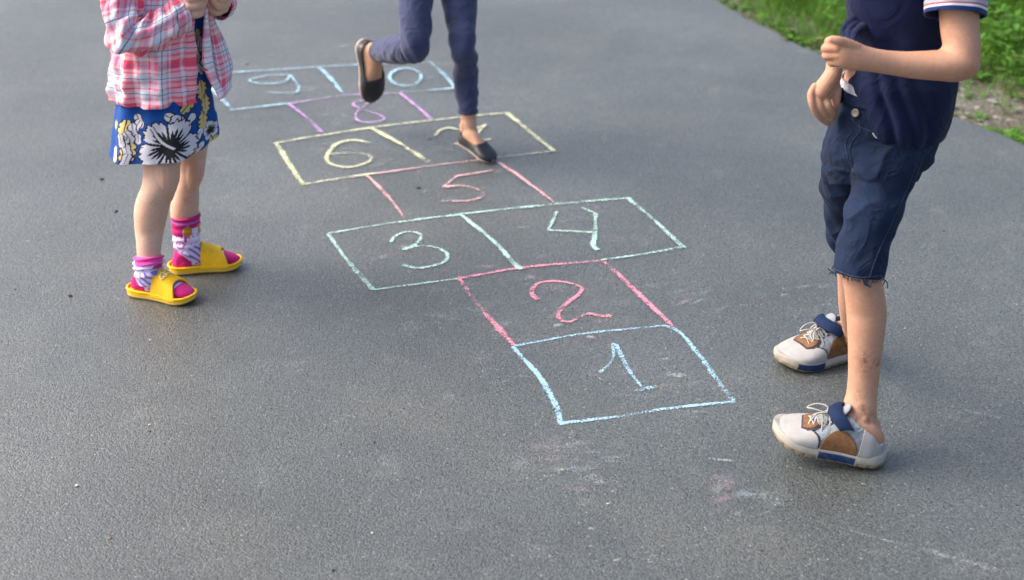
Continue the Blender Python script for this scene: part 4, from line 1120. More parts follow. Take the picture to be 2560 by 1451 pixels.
SW = [(0, .03), (.02, .09), (.07, .145), (.2, .178), (.4, .175), (.6, .20), (.75, .216), (.87, .195), (.95, .135), (.99, .06), (1, .02)]
def sneaker(root, ff, medial, M, heel_low):
    L = ff.L
    sh = empty('sneaker', ff.o); sh.parent = root; sh.location = Vector(tuple(ff.o)) - root.location
    # chunky sole with toe spring, a groove line and a blue inset
    z0 = lambda s: .0 + .020 * np.clip((s - .66) / .34, 0, 1) ** 2 + .004 * np.clip((.1 - s) / .1, 0, 1)
    z1 = lambda s: .031 + .010 * np.clip((s - .70) / .30, 0, 1) ** 1.5 + .003 * np.clip((.25 - s) / .25, 0, 1)
    V, F, s_, u_ = slab(ff, L * 1.0, SW, z0, z1, .98, 1.03, ns=150, bulge=.004, nz=13)
    c = np.tile(np.array(lin(168, 163, 152)), (len(V), 1))
    c[u_ < .34] = lin(150, 135, 108)
    q = ff.l(V)
    side = q[:, 1] > 0
    lo, hi = (.62, .90) if medial else (.27, .58)
    ins = (s_ > lo) & (s_ < hi) & (u_ > .16) & (u_ < .72) & side
    c[ins] = lin(26, 54, 92)
    for g in (lo - .012, hi + .012, .18, .22, hi + .10):
        c[(np.abs(s_ - g) < .006) & side & (u_ < .8)] = lin(168, 158, 138)
    c[(u_ > .78) & (u_ < .83)] = lin(132, 124, 108)
    # scalloped lugs along the lower edge
    lug = (np.abs(np.sin(s_ * 34)) ** 6) * (u_ < .3) * .0022
    V = ff.w(np.stack([q[:, 0], q[:, 1] - np.sign(q[:, 1]) * lug, q[:, 2]], -1))
    mesh_obj('sole', V, F, M['sole'], sh, colors={'print': c})
    # upper
    ns, na = 220, 200
    s = 0.5 - 0.5 * np.cos(np.linspace(0, math.pi, ns)); ph = np.linspace(-.30, math.pi + .30, na)
    A = foot_pts(L, s[:, None], ph[None], wk=1.0, hk=.84, off=.005, z0=.021)
    A[..., 2] = .021 + (A[..., 2] - .021) * (1 - .26 * np.clip((s[:, None] - .55) / .35, 0, 1))
    A[..., 0] = .012 + (A[..., 0]) * (1 - .018 / L)
    hz = A[..., 2]
    rim = prof(s, [(0, .052), (.06, .056), (.14, .074 if heel_low else .088), (.24, .085 if heel_low else .095), (.34, .094), (.42, .105), (.46, .3), (1, .3)])
    keep = hz < rim[:, None]
    A[..., 2] = np.minimum(A[..., 2], rim[:, None] + .001)
    # normals for the overlays
    du = np.gradient(A, axis=0); dp = np.gradient(A, axis=1); N = unit(np.cross(dp, du))
    cen = np.stack([A[..., 0], 0 * hz, 0 * hz + .03], -1); N = N * np.sign(((A - cen) * N).sum(-1, keepdims=True))
    Fg = grid_faces(ns, na, False)
    S2, P2 = np.broadcast_arrays(s[:, None], ph[None])
    def piece(name, mask, off, mat, th=.0016, parent=sh, colors=None):
        m = (mask & keep).reshape(-1)
        f = Fg[m[Fg].sum(1) >= 3]
        idx = np.unique(f); mp = -np.ones(ns * na, int); mp[idx] = np.arange(len(idx))
        V = ff.w((A + N * off).reshape(-1, 3)[idx])
        o = mesh_obj(name, V, mp[f], mat, parent, colors=colors(idx) if colors else None)
        fix_normals(o); return solidify(o, th, 0)
    def trim(name, mask, off, mat, k=2):
        g_ = mask.copy()
        for q in range(-k, k + 1):
            for r_ in range(-k, k + 1):
                g_ |= np.roll(np.roll(mask, q, 0), r_, 1)
        return piece(name, g_ & (S2 > .4), off, mat)
    up = piece('upper', np.ones((ns, na), bool), 0.0, M['mesh'], .002)
    cph = np.abs(np.cos(P2))
    sidez = hz
    cap_ = (S2 > .60 + .16 * np.sin(P2).clip(0) ** 3) & (hz < .078 - .030 * ((S2 - .6) / .4).clip(0, 1) + .0 * S2) | (S2 > .90)
    cap_ = cap_ & ((hz < .066) | (S2 > .86))
    trim('toe_piping', cap_, .0012, M['dark'])
    piece('toe_cap', cap_, .0028, M['white'])
    for half in (P2 < math.pi / 2, P2 > math.pi / 2):
        piece('side_panel', half & (S2 > .24) & (S2 < .58) & (hz < .036 + .036 * np.sin(((S2 - .24) / .34).clip(0, 1) * math.pi) ** .6), .002, M['suede'])
    piece('heel_counter', (S2 < .23) & (hz < rim[:, None] - .0) & (S2 * L < .018 + .055 - (hz - .03) * .25), .0025, M['white'])
    trim('patch_piping', (S2 > .62) & (S2 < .76) & (np.abs(P2 - math.pi / 2) < .62 - 3.0 * np.abs(S2 - .69)), .0030, M['dark'], 3)
    piece('toe_patch', (S2 > .62) & (S2 < .76) & (np.sin(P2) > .86) & (np.abs(P2 - math.pi / 2) < .62 - 3.0 * np.abs(S2 - .69)), .0046, M['suede'])
    def on(sv, pv, off=.004):
        i = np.clip(np.searchsorted(s, sv), 1, ns - 1); j = np.clip(np.searchsorted(ph, pv), 1, na - 1)
        return ff.w((A[i, j] + N[i, j] * off))
    # tongue
    tg = [(on(sv, math.pi / 2, .004)) for sv in (.60, .52, .46)]
    top = on(.44, math.pi / 2, .002) + .010 * ff.z - .004 * ff.x
    V, F = tube(tg + [top], [.017, .019, .020, .019], na=20, flat=.28); mesh_obj('tongue', V, F, M['mesh'], sh)
    # padded strap over the instep
    def strap_pts(s0, s1):
        out = []
        for k in np.linspace(.17 * math.pi, .83 * math.pi, 26):
            sv = s0 + (s1 - s0) * math.sin(k)
            p = foot_pts(L, np.array([sv]), np.array([k]), wk=1.0, hk=.93, off=.0125, z0=.026)[0]
            p[0] = .012 + p[0] * (1 - .018 / L); out.append(p)
        return np.array(out)
    a, b_ = strap_pts(.16, .46), strap_pts(.31, .565)
    G_ = np.stack([a * (1 - k) + b_ * k + np.array([0, 0, .004 * math.sin(k * math.pi)]) for k in np.linspace(0, 1, 14)], 1)
    o = mesh_obj('strap', ff.w(G_).reshape(-1, 3), grid_faces(26, 14, False), M['navy'], sh); fix_normals(o); solidify(o, .007, 0)
    bv = o.modifiers.new('round', 'BEVEL'); bv.width = .002; bv.segments = 2
    # laces: criss-cross and loose ends
    lr = .0018
    cr = [.56, .61, .66, .71]
    for k, sv in enumerate(cr):
        w0 = .42 - .05 * k
        for sg in (-1, 1):
            pts = [on(sv, math.pi / 2 + sg * w0, .004), on(sv - .02, math.pi / 2 + sg * w0 * .3, .008), on(sv - .045, math.pi / 2 - sg * (w0 + .02), .005)]
            V, F = tube(pts, lr, na=8); mesh_obj('lace', V, F, M['lace'], sh)
    k0 = on(.55, math.pi / 2, .010)
    x, y, z = ff.x, ff.y, ff.z
    loops = [[k0, k0 + .010 * y + .008 * z, k0 + .020 * y + .022 * x + .005 * z, k0 + .030 * y + .030 * x - .008 * z, k0 + .018 * y + .030 * x - .004 * z, k0 + .004 * y + .010 * x + .003 * z, k0],
             [k0, k0 - .008 * y + .012 * z, k0 - .014 * y + .026 * x + .010 * z, k0 - .010 * y + .040 * x + .000 * z, k0 - .002 * y + .030 * x + .004 * z, k0 + .003 * z],
             [k0, k0 + .014 * y - .006 * x + .005 * z, k0 + .026 * y - .010 * x - .008 * z], [k0, k0 + .012 * y + .008 * x + .007 * z, k0 + .028 * y + .006 * x - .009 * z, k0 + .036 * y + .004 * x - .022 * z],
             [k0, k0 - .015 * y + .006 * z - .01 * x, k0 - .024 * y - .006 * z]]
    for lp in loops:
        V, F = tube(lp, lr, na=8, nl=30); mesh_obj('lace', V, F, M['lace'], sh)
    return sh

def build_boy():
    root = empty('person', (*G(2130, 1060)[:2], 0))
    tag(root, 'person in a navy polo, frayed navy shorts and worn white and brown sneakers', 'person')
    skin = skin_mat('tanned_skin', (0.50, 0.285, 0.187), (0.45, 0.205, 0.12), 0.35)
    Y0 = 2.92
    Z6 = zr(1880, 780, 3.4548); Z4 = zr(1940, 0, 3.4548); Z8 = zr(2000, 60, 5.375)
    ffn = FootFrame(G(2209, 1158, 0), P(1924, 1090, 2.775)); fff = FootFrame(G(2156, 874, 0), G(1944, 922, 0))
    torso = [(2130, 400, 2290, 400, Y0, .5), (2100, 330, 2335, 330, Y0, .66), (2096, 260, 2352, 260, Y0, .74), (2106, 215, 2354, 215, Y0, .74), (2116, 180, 2350, 180, Y0, .72), (2156, 110, 2348, 110, Y0, .70), (2148, 0, 2348, 0, Y0, .70), (2148, -80, 2346, -80, Y0, .70), (2150, -150, 2335, -150, Y0, .68), (2205, -182, 2285, -182, Y0, .8), (2212, -235, 2275, -235, Y0, 1)]
    near_leg = [(2160, 440, 2265, 440, 2.86, .85), (2130, 540, 2226, 540, 2.83, .9), (2102, 620, 2210, 620, 2.81, .95), (2098, 660, 2202, 660, 2.80, 1.0), (2106, 700, 2205, 700, 2.80, 1.0), (2112, 740, 2212, 740, 2.80, 1.0), (2116, 776, 2216, 776, 2.80, 1.0), (2118, 808, 2214, 808, 2.795, 1.0), (2120, 848, 2209, 848, 2.79, 1.0), (2121, 896, 2203, 896, 2.785, 1.0), (2120, 950, 2197, 950, 2.78, 1.0), (2116, 985, 2193, 985, 2.775, 1.0), (2109, 1012, 2191, 1012, 2.77, 1.05), (2108, 1038, 2192, 1038, 2.765, 1.1), (2112, 1066, 2197, 1066, 2.76, 1.1), (2122, 1098, 2200, 1098, 2.755, 1.0)]
    far_leg = [(2085, 430, 2155, 430, 2.99, .85), (2080, 540, 2140, 540, 3.03, .95), (2090, 620, 2160, 620, 3.06, 1.0), (2094, 700, 2162, 700, 3.10, 1.0), (2096, 760, 2164, 760, 3.13, 1.0), (2101, 800, 2160, 800, 3.16, 1.0), (2108, 835, 2158, 835, 3.18, 1.05), (2112, 870, 2156, 870, 3.20, 1.1)]
    arm = [(2340, -150, 2436, -150, 2.86, 1), (2345, -70, 2443, -70, 2.83, 1), (2348, 20, 2446, 20, 2.80, 1), (2353, 80, 2448, 80, 2.785, 1), (2358, 112, 2450, 128, 2.775, 1), (2352, 124, 2443, 178, 2.77, 1), (2330, 127, 2398, 203, 2.765, 1), (2300, 129, 2335, 201, 2.76, 1), (2265, 130, 2280, 196, 2.757, 1), (2230, 128, 2235, 189, 2.755, 1), (2195, 123, 2190, 182, 2.75, .9), (2165, 115, 2155, 177, 2.746, .75), (2138, 103, 2126, 176, 2.745, .6), (2112, 97, 2100, 170, 2.745, .53), (2090, 101, 2083, 157, 2.75, .5), (2076, 110, 2072, 141, 2.758, .5)]
    hd, hc, hf, hs = head(2238, -345, Y0, .112, (-.93, -.37))
    parts = [sweep(torso, 70, 60)[:2], sweep(near_leg, 110, 48)[:2], sweep(far_leg, 80, 40)[:2], sweep(arm, 130, 44)[:2]] + hd
    # fingers folded over the gathered shirt, thumb on top
    for (a, b_, c_, r) in (((2100, 105), (2075, 104), (2086, 109), 11.5), ((2094, 121), (2067, 121), (2082, 126), 12.3), ((2096, 139), (2069, 139), (2084, 143), 12), ((2102, 156), (2080, 155), (2092, 158), 11)):
        parts.append(ptube([(*a, 2.742, r), (*b_, 2.755, r), (b_[0] + 3, b_[1] + 3, 2.782, r * .95), (*c_, 2.80, r * .9)]))
    parts.append(ptube([(2140, 120, 2.742, 14), (2114, 107, 2.737, 12), (2094, 101, 2.733, 10.5), (2080, 98, 2.735, 9)]))
    # heel out of the shoe, heel bone, tendon and ankle bones
    ffoot = FootFrame(ffn.w(np.array([.010, 0, .032])), ffn.w(np.array([ffn.L * .93, 0, .022])))
    parts.append(foot_sweep(ffoot, wk=.86, hk=.82)); parts.append(foot_sweep(fff, L=fff.L * .92, wk=.86, hk=.80, x0=.012, z0=.024))
    parts.append(ptube([(2176, 1062, 2.755, 26), (2180, 1092, 2.752, 26), (2172, 1112, 2.75, 24)]))
    parts.append(ptube([(2180, 960, 2.80, 13), (2180, 1020, 2.79, 12), (2183, 1070, 2.775, 16)]))
    parts.append(ptube([(2160, 1050, 2.735, 15), (2164, 1060, 2.735, 15)]))
    parts.append(ptube([(2128, 1050, 2.74, 22), (2100, 1062, 2.745, 24), (2070, 1075, 2.76, 22)]))
    # far arm and its hand hooked on the waistband
    parts.append(ptube([(2195, -140, 3.06, 38), (2180, -20, 3.07, 34), (2146, 80, 3.01, 29), (2098, 138, 2.92, 25), (2086, 168, 2.885, 21), (2083, 192, 2.88, 20)]))
    parts += [ptube([(2082, 186, 2.88, 21), (2068, 208, 2.872, 22), (2054, 230, 2.868, 19)]), ptube([(2078, 196, 2.88, 20), (2050, 222, 2.874, 17), (2040, 236, 2.872, 13)]), ptube([(2084, 196, 2.88, 18), (2076, 222, 2.876, 16), (2070, 238, 2.874, 13)])]
    for rows in ([(2037, 217), (2028, 236), (2031, 263), (2046, 290), (2070, 310)], [(2050, 222), (2045, 241), (2051, 266), (2065, 287), (2082, 301)], [(2066, 228), (2064, 246), (2071, 264), (2081, 279), (2088, 289)]):
        k = (2.872, 2.866, 2.858, 2.864, 2.884)
        parts.append(ptube([(x, y, k[i], (9.5, 10, 8.8, 8.2, 7)[i]) for i, (x, y) in enumerate(rows)]))
    parts.append(ptube([(2084, 200, 2.884, 13), (2092, 226, 2.878, 11.5), (2091, 252, 2.876, 10), (2086, 276, 2.884, 9)]))
    V, F = union(parts, .0019, 5)
    red = .6 * near(V, P(2195, 1100, 2.72), .03) + .5 * near(V, P(2420, 185, 2.74), .035) + .55 * near(V, P(2068, 130, 2.745), .022) + .45 * near(V, P(2034, 235, 2.85), .02) + .35 * near(V, P(2060, 290, 2.86), .02)
    dirt = .85 * (1.0 * near(V, P(2160, 902, 2.75), .016) + .9 * near(V, P(2192, 907, 2.76), .014) + .8 * near(V, P(2165, 935, 2.75), .012) + .9 * near(V, P(2145, 992, 2.74), .014) + .9 * near(V, P(2165, 1020, 2.73), .014) + .8 * near(V, P(2178, 1050, 2.73), .016) + .4 * near(V, P(2150, 1060, 2.72), .03))
    nail = .8 * near(V, P(2077, 94, 2.722), .0055) + .6 * near(V, P(2069, 309, 2.866), .0055) + .6 * near(V, P(2080, 300, 2.866), .0055)
    body = mesh_obj('body', V, F, skin, root, colors={'tint': np.clip(np.stack([red, dirt, nail], 1), 0, 1)})
    hair_cap('hair', hc, hf, hs, .112, M_HAIR, root, .02)

    # ---- shorts
    den = cloth_mat('navy_twill', (0.0065, 0.0155, 0.042), .85, 1100, .4, .28, 26, .26, .03)
    thr = cloth_mat('navy_thread', (0.016, 0.03, 0.066), .9)
    pelvis = [(2098, 214, 2362, 236, Y0, .80, .08), (2086, 262, 2362, 268, Y0, .80, .06), (2072, 320, 2354, 320, Y0, .80), (2063, 376, 2336, 376, Y0, .78), (2060, 420, 2312, 420, Y0, .74), (2075, 462, 2292, 455, Y0 - .01, .6)]
    nl_ = [(2100, 340, 2345, 340, 2.90, .76), (2118, 385, 2318, 385, 2.88, .8), (2130, 425, 2300, 420, 2.86, .86), (2132, 450, 2287, 450, 2.855, .92), (2122, 506, 2264, 506, 2.84, .96), (2105, 565, 2243, 565, 2.825, .98), (2093, 620, 2222, 622, 2.81, 1.0), (2086, 655, 2213, 660, 2.80, 1.02), (2082, 678, 2207, 694, 2.795, 1.02)]
    fl_ = [(2064, 350, 2230, 350, 2.98, .8), (2057, 410, 2190, 410, 2.99, .85), (2054, 446, 2170, 446, 3.0, .9), (2058, 500, 2158, 500, 3.02, .95), (2062, 540, 2152, 540, 3.03, .95), (2066, 590, 2150, 590, 3.05, .95), (2072, 616, 2150, 622, 3.06, .95)]
    def dn(t, p):
        f = np.clip(np.sin(p), 0, 1)
        y = t
        cr = lambda ph: (1 - np.abs(np.sin(ph))) ** 2
        r_ = .0065 * cr(11 * t + .9 * np.cos(p) + .8 + .35 * np.sin(5 * p)) * np.exp(-((t - .22) / .14) ** 2) + .007 * cr(9 * t + .8 * np.cos(p + .4) + 2.1 + .4 * np.sin(4 * p)) * np.exp(-((t - .62) / .18) ** 2)
        return r_ + .0022 * wig(t, p, 61, ft=(1, 5), fp=(1, 3)) + .002 * np.sin(7 * p + 20 * t) * np.clip(t * 5 - 4, 0, 1)
    def df(t, p): return .006 * (1 - np.abs(np.sin(9 * t + .8 * np.cos(p)))) ** 2 * np.exp(-((t - .5) / .3) ** 2) + .0025 * wig(t, p, 62)
    def dp(t, p): return .006 * (1 - np.abs(np.sin(8 * t + 2 * p))) ** 2 * np.exp(-((t - .75) / .22) ** 2) + .002 * wig(t, p, 63, ft=(1, 5), fp=(1, 5))
    V, F = union([sweep(pelvis, 140, 180, disp=dp)[:2], sweep(nl_, 220, 140, disp=dn)[:2], sweep(fl_, 150, 110, disp=df)[:2]], .0024, 3)
    so = mesh_obj('shorts', V, F, den, root)
    S = Surf(V, F)
    # waistband, fly, pocket and side seams
    seams = [[(2296, 400), (2268, 470), (2238, 540), (2205, 610), (2185, 660), (2172, 700)], [(2130, 330), (2116, 350), (2118, 385), (2130, 420), (2136, 440)],
             [(2150, 300), (2149, 330), (2132, 352), (2124, 380), (2132, 412)], [(2130, 296), (2150, 318), (2180, 330)], [(2088, 270), (2082, 300), (2070, 320)],
             [(2310, 380), (2296, 420), (2274, 480)], [(2084, 672), (2110, 684), (2150, 694), (2203, 690)]]
    for q in seams:
        ln = S.line(q, 50, .0004)
        if len(ln) > 5:
            V2, F2 = tube(ln, .0011, nl=90, na=6); mesh_obj('seam', V2, F2, thr, so)
    for t0, t1, lf in ((0.0, .16, .003),):
        Vw, Fw, _, _ = sweep([pelvis[0], (2091, 238, 2362, 251, Y0, .80, .07), ], 12, 180, off=.004)
        mesh_obj('waistband', Vw, Fw, den, so)
    p, n = S.hit(2141, 283)
    brass = plain('dull_brass', (.20, .18, .14), .5, .5, .5, var=.2)
    if p is not None:
        V2, F2 = disc(p + n * .004, n, .0086, .0045); mesh_obj('button', V2, F2, brass, so)
    pz = S.line([(2183, 334), (2190, 343), (2206, 349)], 12, .001)
    if len(pz) > 4:
        V2, F2 = tube(pz, .0016, nl=20, na=6); mesh_obj('pocket_trim', V2, F2, plain('pale_trim', (.45, .48, .5)), so)
    V2, F2 = ptube([(2102, 226, 2.895, 7), (2094, 240, 2.89, 8), (2100, 252, 2.89, 6)]); mesh_obj('belt_loop', V2, F2, den, so)
    # frayed hem
    hem = [(2083, 684), (2100, 690), (2130, 697), (2160, 702), (2185, 703), (2206, 700)]
    rr = np.random.default_rng(5)
    hx = np.array(hem, float); K = catmull(np.column_stack([hx, np.zeros(len(hx))]), rr.uniform(0, 1, 46))
    strands = []
    for k in range(46):
        x, y = K[k][:2]
        a = S.hit(x, y - 4)[0]
        Yd = a[1] if a is not None else 2.76
        ln_ = rr.uniform(3, 9); dx = rr.normal(0, 4)
        strands.append(ptube([(x, y - 4, Yd - .001, .8), (x + dx * .4, y + ln_ * .5, Yd - .002, .7), (x + dx, y + ln_, Yd - .001 + rr.normal(0, .003), .5)], nl=7, na=5))
    for pts in ([(2082, 680), (2074, 676), (2070, 672)], [(2083, 684), (2078, 682), (2073, 686)], [(2160, 702), (2166, 712), (2176, 720)], [(2158, 700), (2162, 712), (2168, 715)], [(2204, 698), (2214, 702), (2219, 712), (2218, 720)], [(2206, 694), (2212, 702), (2208, 712)], [(2165, 703), (2170, 712), (2180, 716)]):
        strands.append(ptube([(x, y, 2.745 if x > 2100 else 2.79, 1.6) for x, y in pts], nl=16, na=5))
    V2, F2 = merge(strands); fr = mesh_obj('frayed_hem', V2, F2, thr, so); fr['kind'] = 'stuff'

    # ---- white waist of the underpants
    wh = cloth_mat('white_cotton', (.5, .51, .56), .9, 1200, .2, .05, 50, .2)
    shell('underpants', [(2107, 196, 2358, 214, Y0, .76, .06), (2103, 210, 2358, 228, Y0, .77, .07), (2098, 232, 2360, 246, Y0, .78, .08)], wh, root, .003, off=.002, nl=20, na=120, disp=lambda t, p: .0012 * np.sin(p * 40) * (t < .5))

    # ---- polo
    nav = cloth_mat('navy_pique', (0.0042, 0.0088, 0.040), .85, 900, .3, .15, 20, .22, .06)
    pol = [(2162, -170, 2345, -170, Y0, .70), (2140, -120, 2366, -120, Y0, .74), (2130, -40, 2368, -40, Y0, .76), (2127, 10, 2368, 10, Y0, .77), (2131, 56, 2367, 56, Y0, .78), (2144, 100, 2366, 100, Y0, .82), (2150, 140, 2366, 140, Y0, .86), (2142, 174, 2364, 174, Y0, .95, .0), (2133, 198, 2363, 198, Y0, 1.03, .0), (2137, 228, 2362, 230, Y0, 1.10, .05), (2143, 252, 2361, 258, Y0, 1.14, .12), (2149, 266, 2356, 290, Y0, 1.15, .22), (2156, 278, 2346, 318, Y0, 1.13, .30)]
    def dpo(t, p):
        lowb = np.clip((t - .55) / .2, 0, 1)
        g1 = np.exp(-((p - 2.35 + .55 * (t - .6) * 2.2) / .10) ** 2) + np.exp(-((p - 2.02 + .60 * (t - .6) * 2.4) / .12) ** 2) + .8 * np.exp(-((p - 1.62 + .6 * (t - .6) * 2.4) / .15) ** 2)
        up = np.exp(-((t - .50) / .07) ** 2) * .004 * np.sin(p * 9)
        dg = .005 * ridge(9 * t + 2.6 * p + .4) * np.exp(-((t - .36) / .16) ** 2) * np.clip(np.sin(p), 0, 1)
        return .004 + .010 * lowb * (.6 - g1) + up + dg + .003 * wig(t, p, 71, ft=(1, 4), fp=(1, 3)) + .004 * lowb * np.sin(3 * p + 1)
    po = shell('polo_shirt', pol, nav, root, .002, disp=dpo, nl=220, na=320, off=.004)
    # cloth bunched above the fist
    bun = []
    for rows in ([(2150, 40, 2.90, 13), (2120, 60, 2.87, 10), (2107, 78, 2.85, 7), (2112, 102, 2.82, 6)], [(2150, 56, 2.89, 13), (2124, 74, 2.85, 8), (2121, 102, 2.81, 6)], [(2140, 66, 2.89, 12), (2106, 84, 2.86, 6), (2107, 100, 2.83, 5)], [(2160, 66, 2.87, 12), (2136, 86, 2.83, 8), (2132, 108, 2.80, 6)]):
        bun.append(ptube(rows, na=18))
    V2, F2 = union(bun, .002, 4); mesh_obj('gathered_cloth', V2, F2, nav, po)
    slv = [(2330, -190, 2430, -190, 2.86, 1.0), (2326, -130, 2456, -130, 2.85, 1.0), (2322, -60, 2459, -60, 2.82, .95), (2320, 0, 2457, 4, 2.80, .92), (2320, 31, 2453, 41, 2.79, .9)]
    shell('sleeve', slv, nav, po, .002, nl=70, na=120, disp=lambda t, p: .003 * wig(t, p, 81, ft=(1, 3), fp=(1, 3)))
    def stripes(uv, tp, V):
        t_ = tp[:, 0]; c = np.tile(np.array(lin(160, 165, 174)), (len(t_), 1))
        c[t_ < .06] = lin(24, 30, 90)
        c[(t_ > .42) & (t_ < .53)] = lin(170, 16, 36); c[(t_ > .53) & (t_ < .72)] = lin(205, 208, 216); c[t_ > .72] = lin(18, 44, 96)
        return c
    shell('cuff', [(2320.5, 0, 2457.5, 5, 2.801, .93), (2320, 16, 2455.5, 23, 2.796, .92), (2320, 33, 2453.5, 44, 2.79, .905)], attr_mat('striped_rib', .85, .2, weave=700, bumpf=.4), po, .003, off=.0052, colors=stripes, nl=60, na=120, disp=lambda t, p: .001 * np.sin(7 * p))
    sl2 = [(2165, -170, 2250, -170, 3.04, 1), (2148, -90, 2232, -95, 3.06, 1), (2140, -30, 2222, -35, 3.06, 1)]
    shell('sleeve', sl2, nav, po, .002, off=.006, nl=40, na=80)
    # ---- sneakers
    M = {'sole': attr_mat('worn_sole', .7, .3, wrs=.05, weave=400, bumpf=.15, sheen=0, dirt=.45, dirt_col=(.34, .26, .17)), 'mesh': cloth_mat('grey_mesh', (.24, .27, .295), .9, 700, .6, .15),
         'white': plain('worn_white_leather', (.345, .34, .33), .65, .3, var=.1, dirt=.75, dirt_col=(.36, .30, .21), scale=32), 'suede': plain('brown_suede', (.20, .10, .048), .95, .1, var=.3, dirt=.35, dirt_col=(.13, .08, .05), scale=70, bump=.4),
         'navy': plain('navy_padding', (.006, .017, .055), .8, .2, var=.15, scale=80), 'dark': plain('dark_piping', (.05, .05, .07), .8, .2), 'lace': plain('off_white_lace', (.40, .385, .345), .9, .1, dirt=.3)}
    sneaker(root, ffn, False, M, True)
    sneaker(root, fff, True, M, False)
build_boy()
# ------------------------------------------------------------------ grass and weeds on the verge
def leaf_mat(name, a, b_, trans=.35):
    t = NT(name)
    at_ = t.attr('print'); sp = t.n('ShaderNodeSeparateColor'); t.put(sp.inputs[0], at_.outputs['Color'])
    c = t.mix(sp.outputs[0], a, b_)
    c = t.mix(t.math('MULTIPLY', t.math('GREATER_THAN', sp.outputs[1], .93), .7), c, (.30, .25, .10))
    t.set(**{'Base Color': c, 'Roughness': .55, 'Specular IOR Level': .3})
    tr = t.n('ShaderNodeBsdfTranslucent'); t.put(tr.inputs[0], c)
    mx = t.n('ShaderNodeMixShader'); mx.inputs[0].default_value = trans
    t.t.links.new(t.b.outputs[0], mx.inputs[1]); t.t.links.new(tr.outputs[0], mx.inputs[2]); t.t.links.new(mx.outputs[0], t.out.inputs[0])
    return t.m
M_GRASS = leaf_mat('grass_blade', (.052, .165, .008), (.135, .30, .022))
M_WEED = leaf_mat('weed_leaf', (.055, .155, .015), (.12, .28, .028), .3)
def blades(P0, h, w, lean, az, curl):
    """bent grass blades: 4 levels each"""
    n = len(P0)
    d = np.stack([np.cos(az), np.sin(az), 0 * az], 1); sd_ = np.stack([-np.sin(az), np.cos(az), 0 * az], 1)
    V = np.zeros((n, 7, 3))
    for k, (t, ww) in enumerate(((0, 1), (.38, .85), (.72, .55))):
        c = P0 + d * (h * lean * t ** 1.6)[:, None] + np.array([0, 0, 1.0]) * (h * (t - curl * t ** 2.5))[:, None]
        V[:, 2 * k] = c - sd_ * (w * ww / 2)[:, None]; V[:, 2 * k + 1] = c + sd_ * (w * ww / 2)[:, None]
    V[:, 6] = P0 + d * (h * lean)[:, None] + np.array([0, 0, 1.0]) * (h * (1 - curl))[:, None]
    base = (np.arange(n) * 7)[:, None]
    F = np.concatenate([base + np.array([[0, 1, 3]]), base + np.array([[0, 3, 2]]), base + np.array([[2, 3, 5]]), base + np.array([[2, 5, 4]]), base + np.array([[4, 5, 6]])])
    return V.reshape(-1, 3), F
rg = np.random.default_rng(12)
bare_c = [G(2470, 250)[:2], G(2400, 200)[:2], G(2530, 290)[:2]]
def thick(xy):
    """how densely the verge is grown, 0 bare to 1"""
    d = verge_dist(xy)
    a = np.clip((d + .01) / .10, 0, 1) * (.4 + .6 * np.clip(d / .25, 0, 1))
    for c, r in zip(bare_c, (.26, .15, .22)):
        a = a * (1 - .93 * np.exp(-(((xy - c) ** 2).sum(1)) / r ** 2))
    n = .5 + .5 * np.sin(xy[:, 0] * 7 + 2 * np.sin(xy[:, 1] * 5)) * np.sin(xy[:, 1] * 6 + 1.7)
    return a * (.6 + .4 * n)
N = 170000
xy = np.column_stack([rg.uniform(.7, 4.2, N), rg.uniform(4.2, 9.2, N)])
far_ = np.column_stack([rg.uniform(.2, 9, 90000), rg.uniform(1.5, 17, 90000)])
far_ = far_[(far_[:, 0] > 4.2) | (far_[:, 1] > 9.2) | (far_[:, 1] < 4.2)]
near_n = len(xy); xy = np.vstack([xy, far_])
tk = thick(xy); sel = rg.uniform(0, 1, len(xy)) < tk
xy, tk = xy[sel], tk[sel]
d = verge_dist(xy)
tall = np.clip((d - .35) / .6, 0, 1)
h = rg.uniform(.025, .085, len(xy)) * (.6 + .7 * tk) * (1 + 1.3 * tall * rg.uniform(.3, 1, len(xy)))
P0 = np.column_stack([xy, soil_z(xy) - .004])
wide = np.where((xy[:, 0] > 4.2) | (xy[:, 1] > 9.2) | (xy[:, 1] < 4.2), 2.2, 1.0)
V, F = blades(P0, h * wide ** .4, rg.uniform(.0022, .0055, len(xy)) * wide, rg.uniform(.2, 1.1, len(xy)), rg.uniform(0, 6.28, len(xy)), rg.uniform(.05, .45, len(xy)))
tone = np.repeat(np.column_stack([np.clip(rg.normal(.5, .28, len(xy)) + .15 * np.sin(xy[:, 0] * 4), 0, 1), rg.uniform(0, 1, len(xy)), 0 * d]), 7, 0)
o = mesh_obj('grass', V, F, M_GRASS, colors={'print': tone})
tag(o, 'bright green grass covering the verge', kind='stuff')

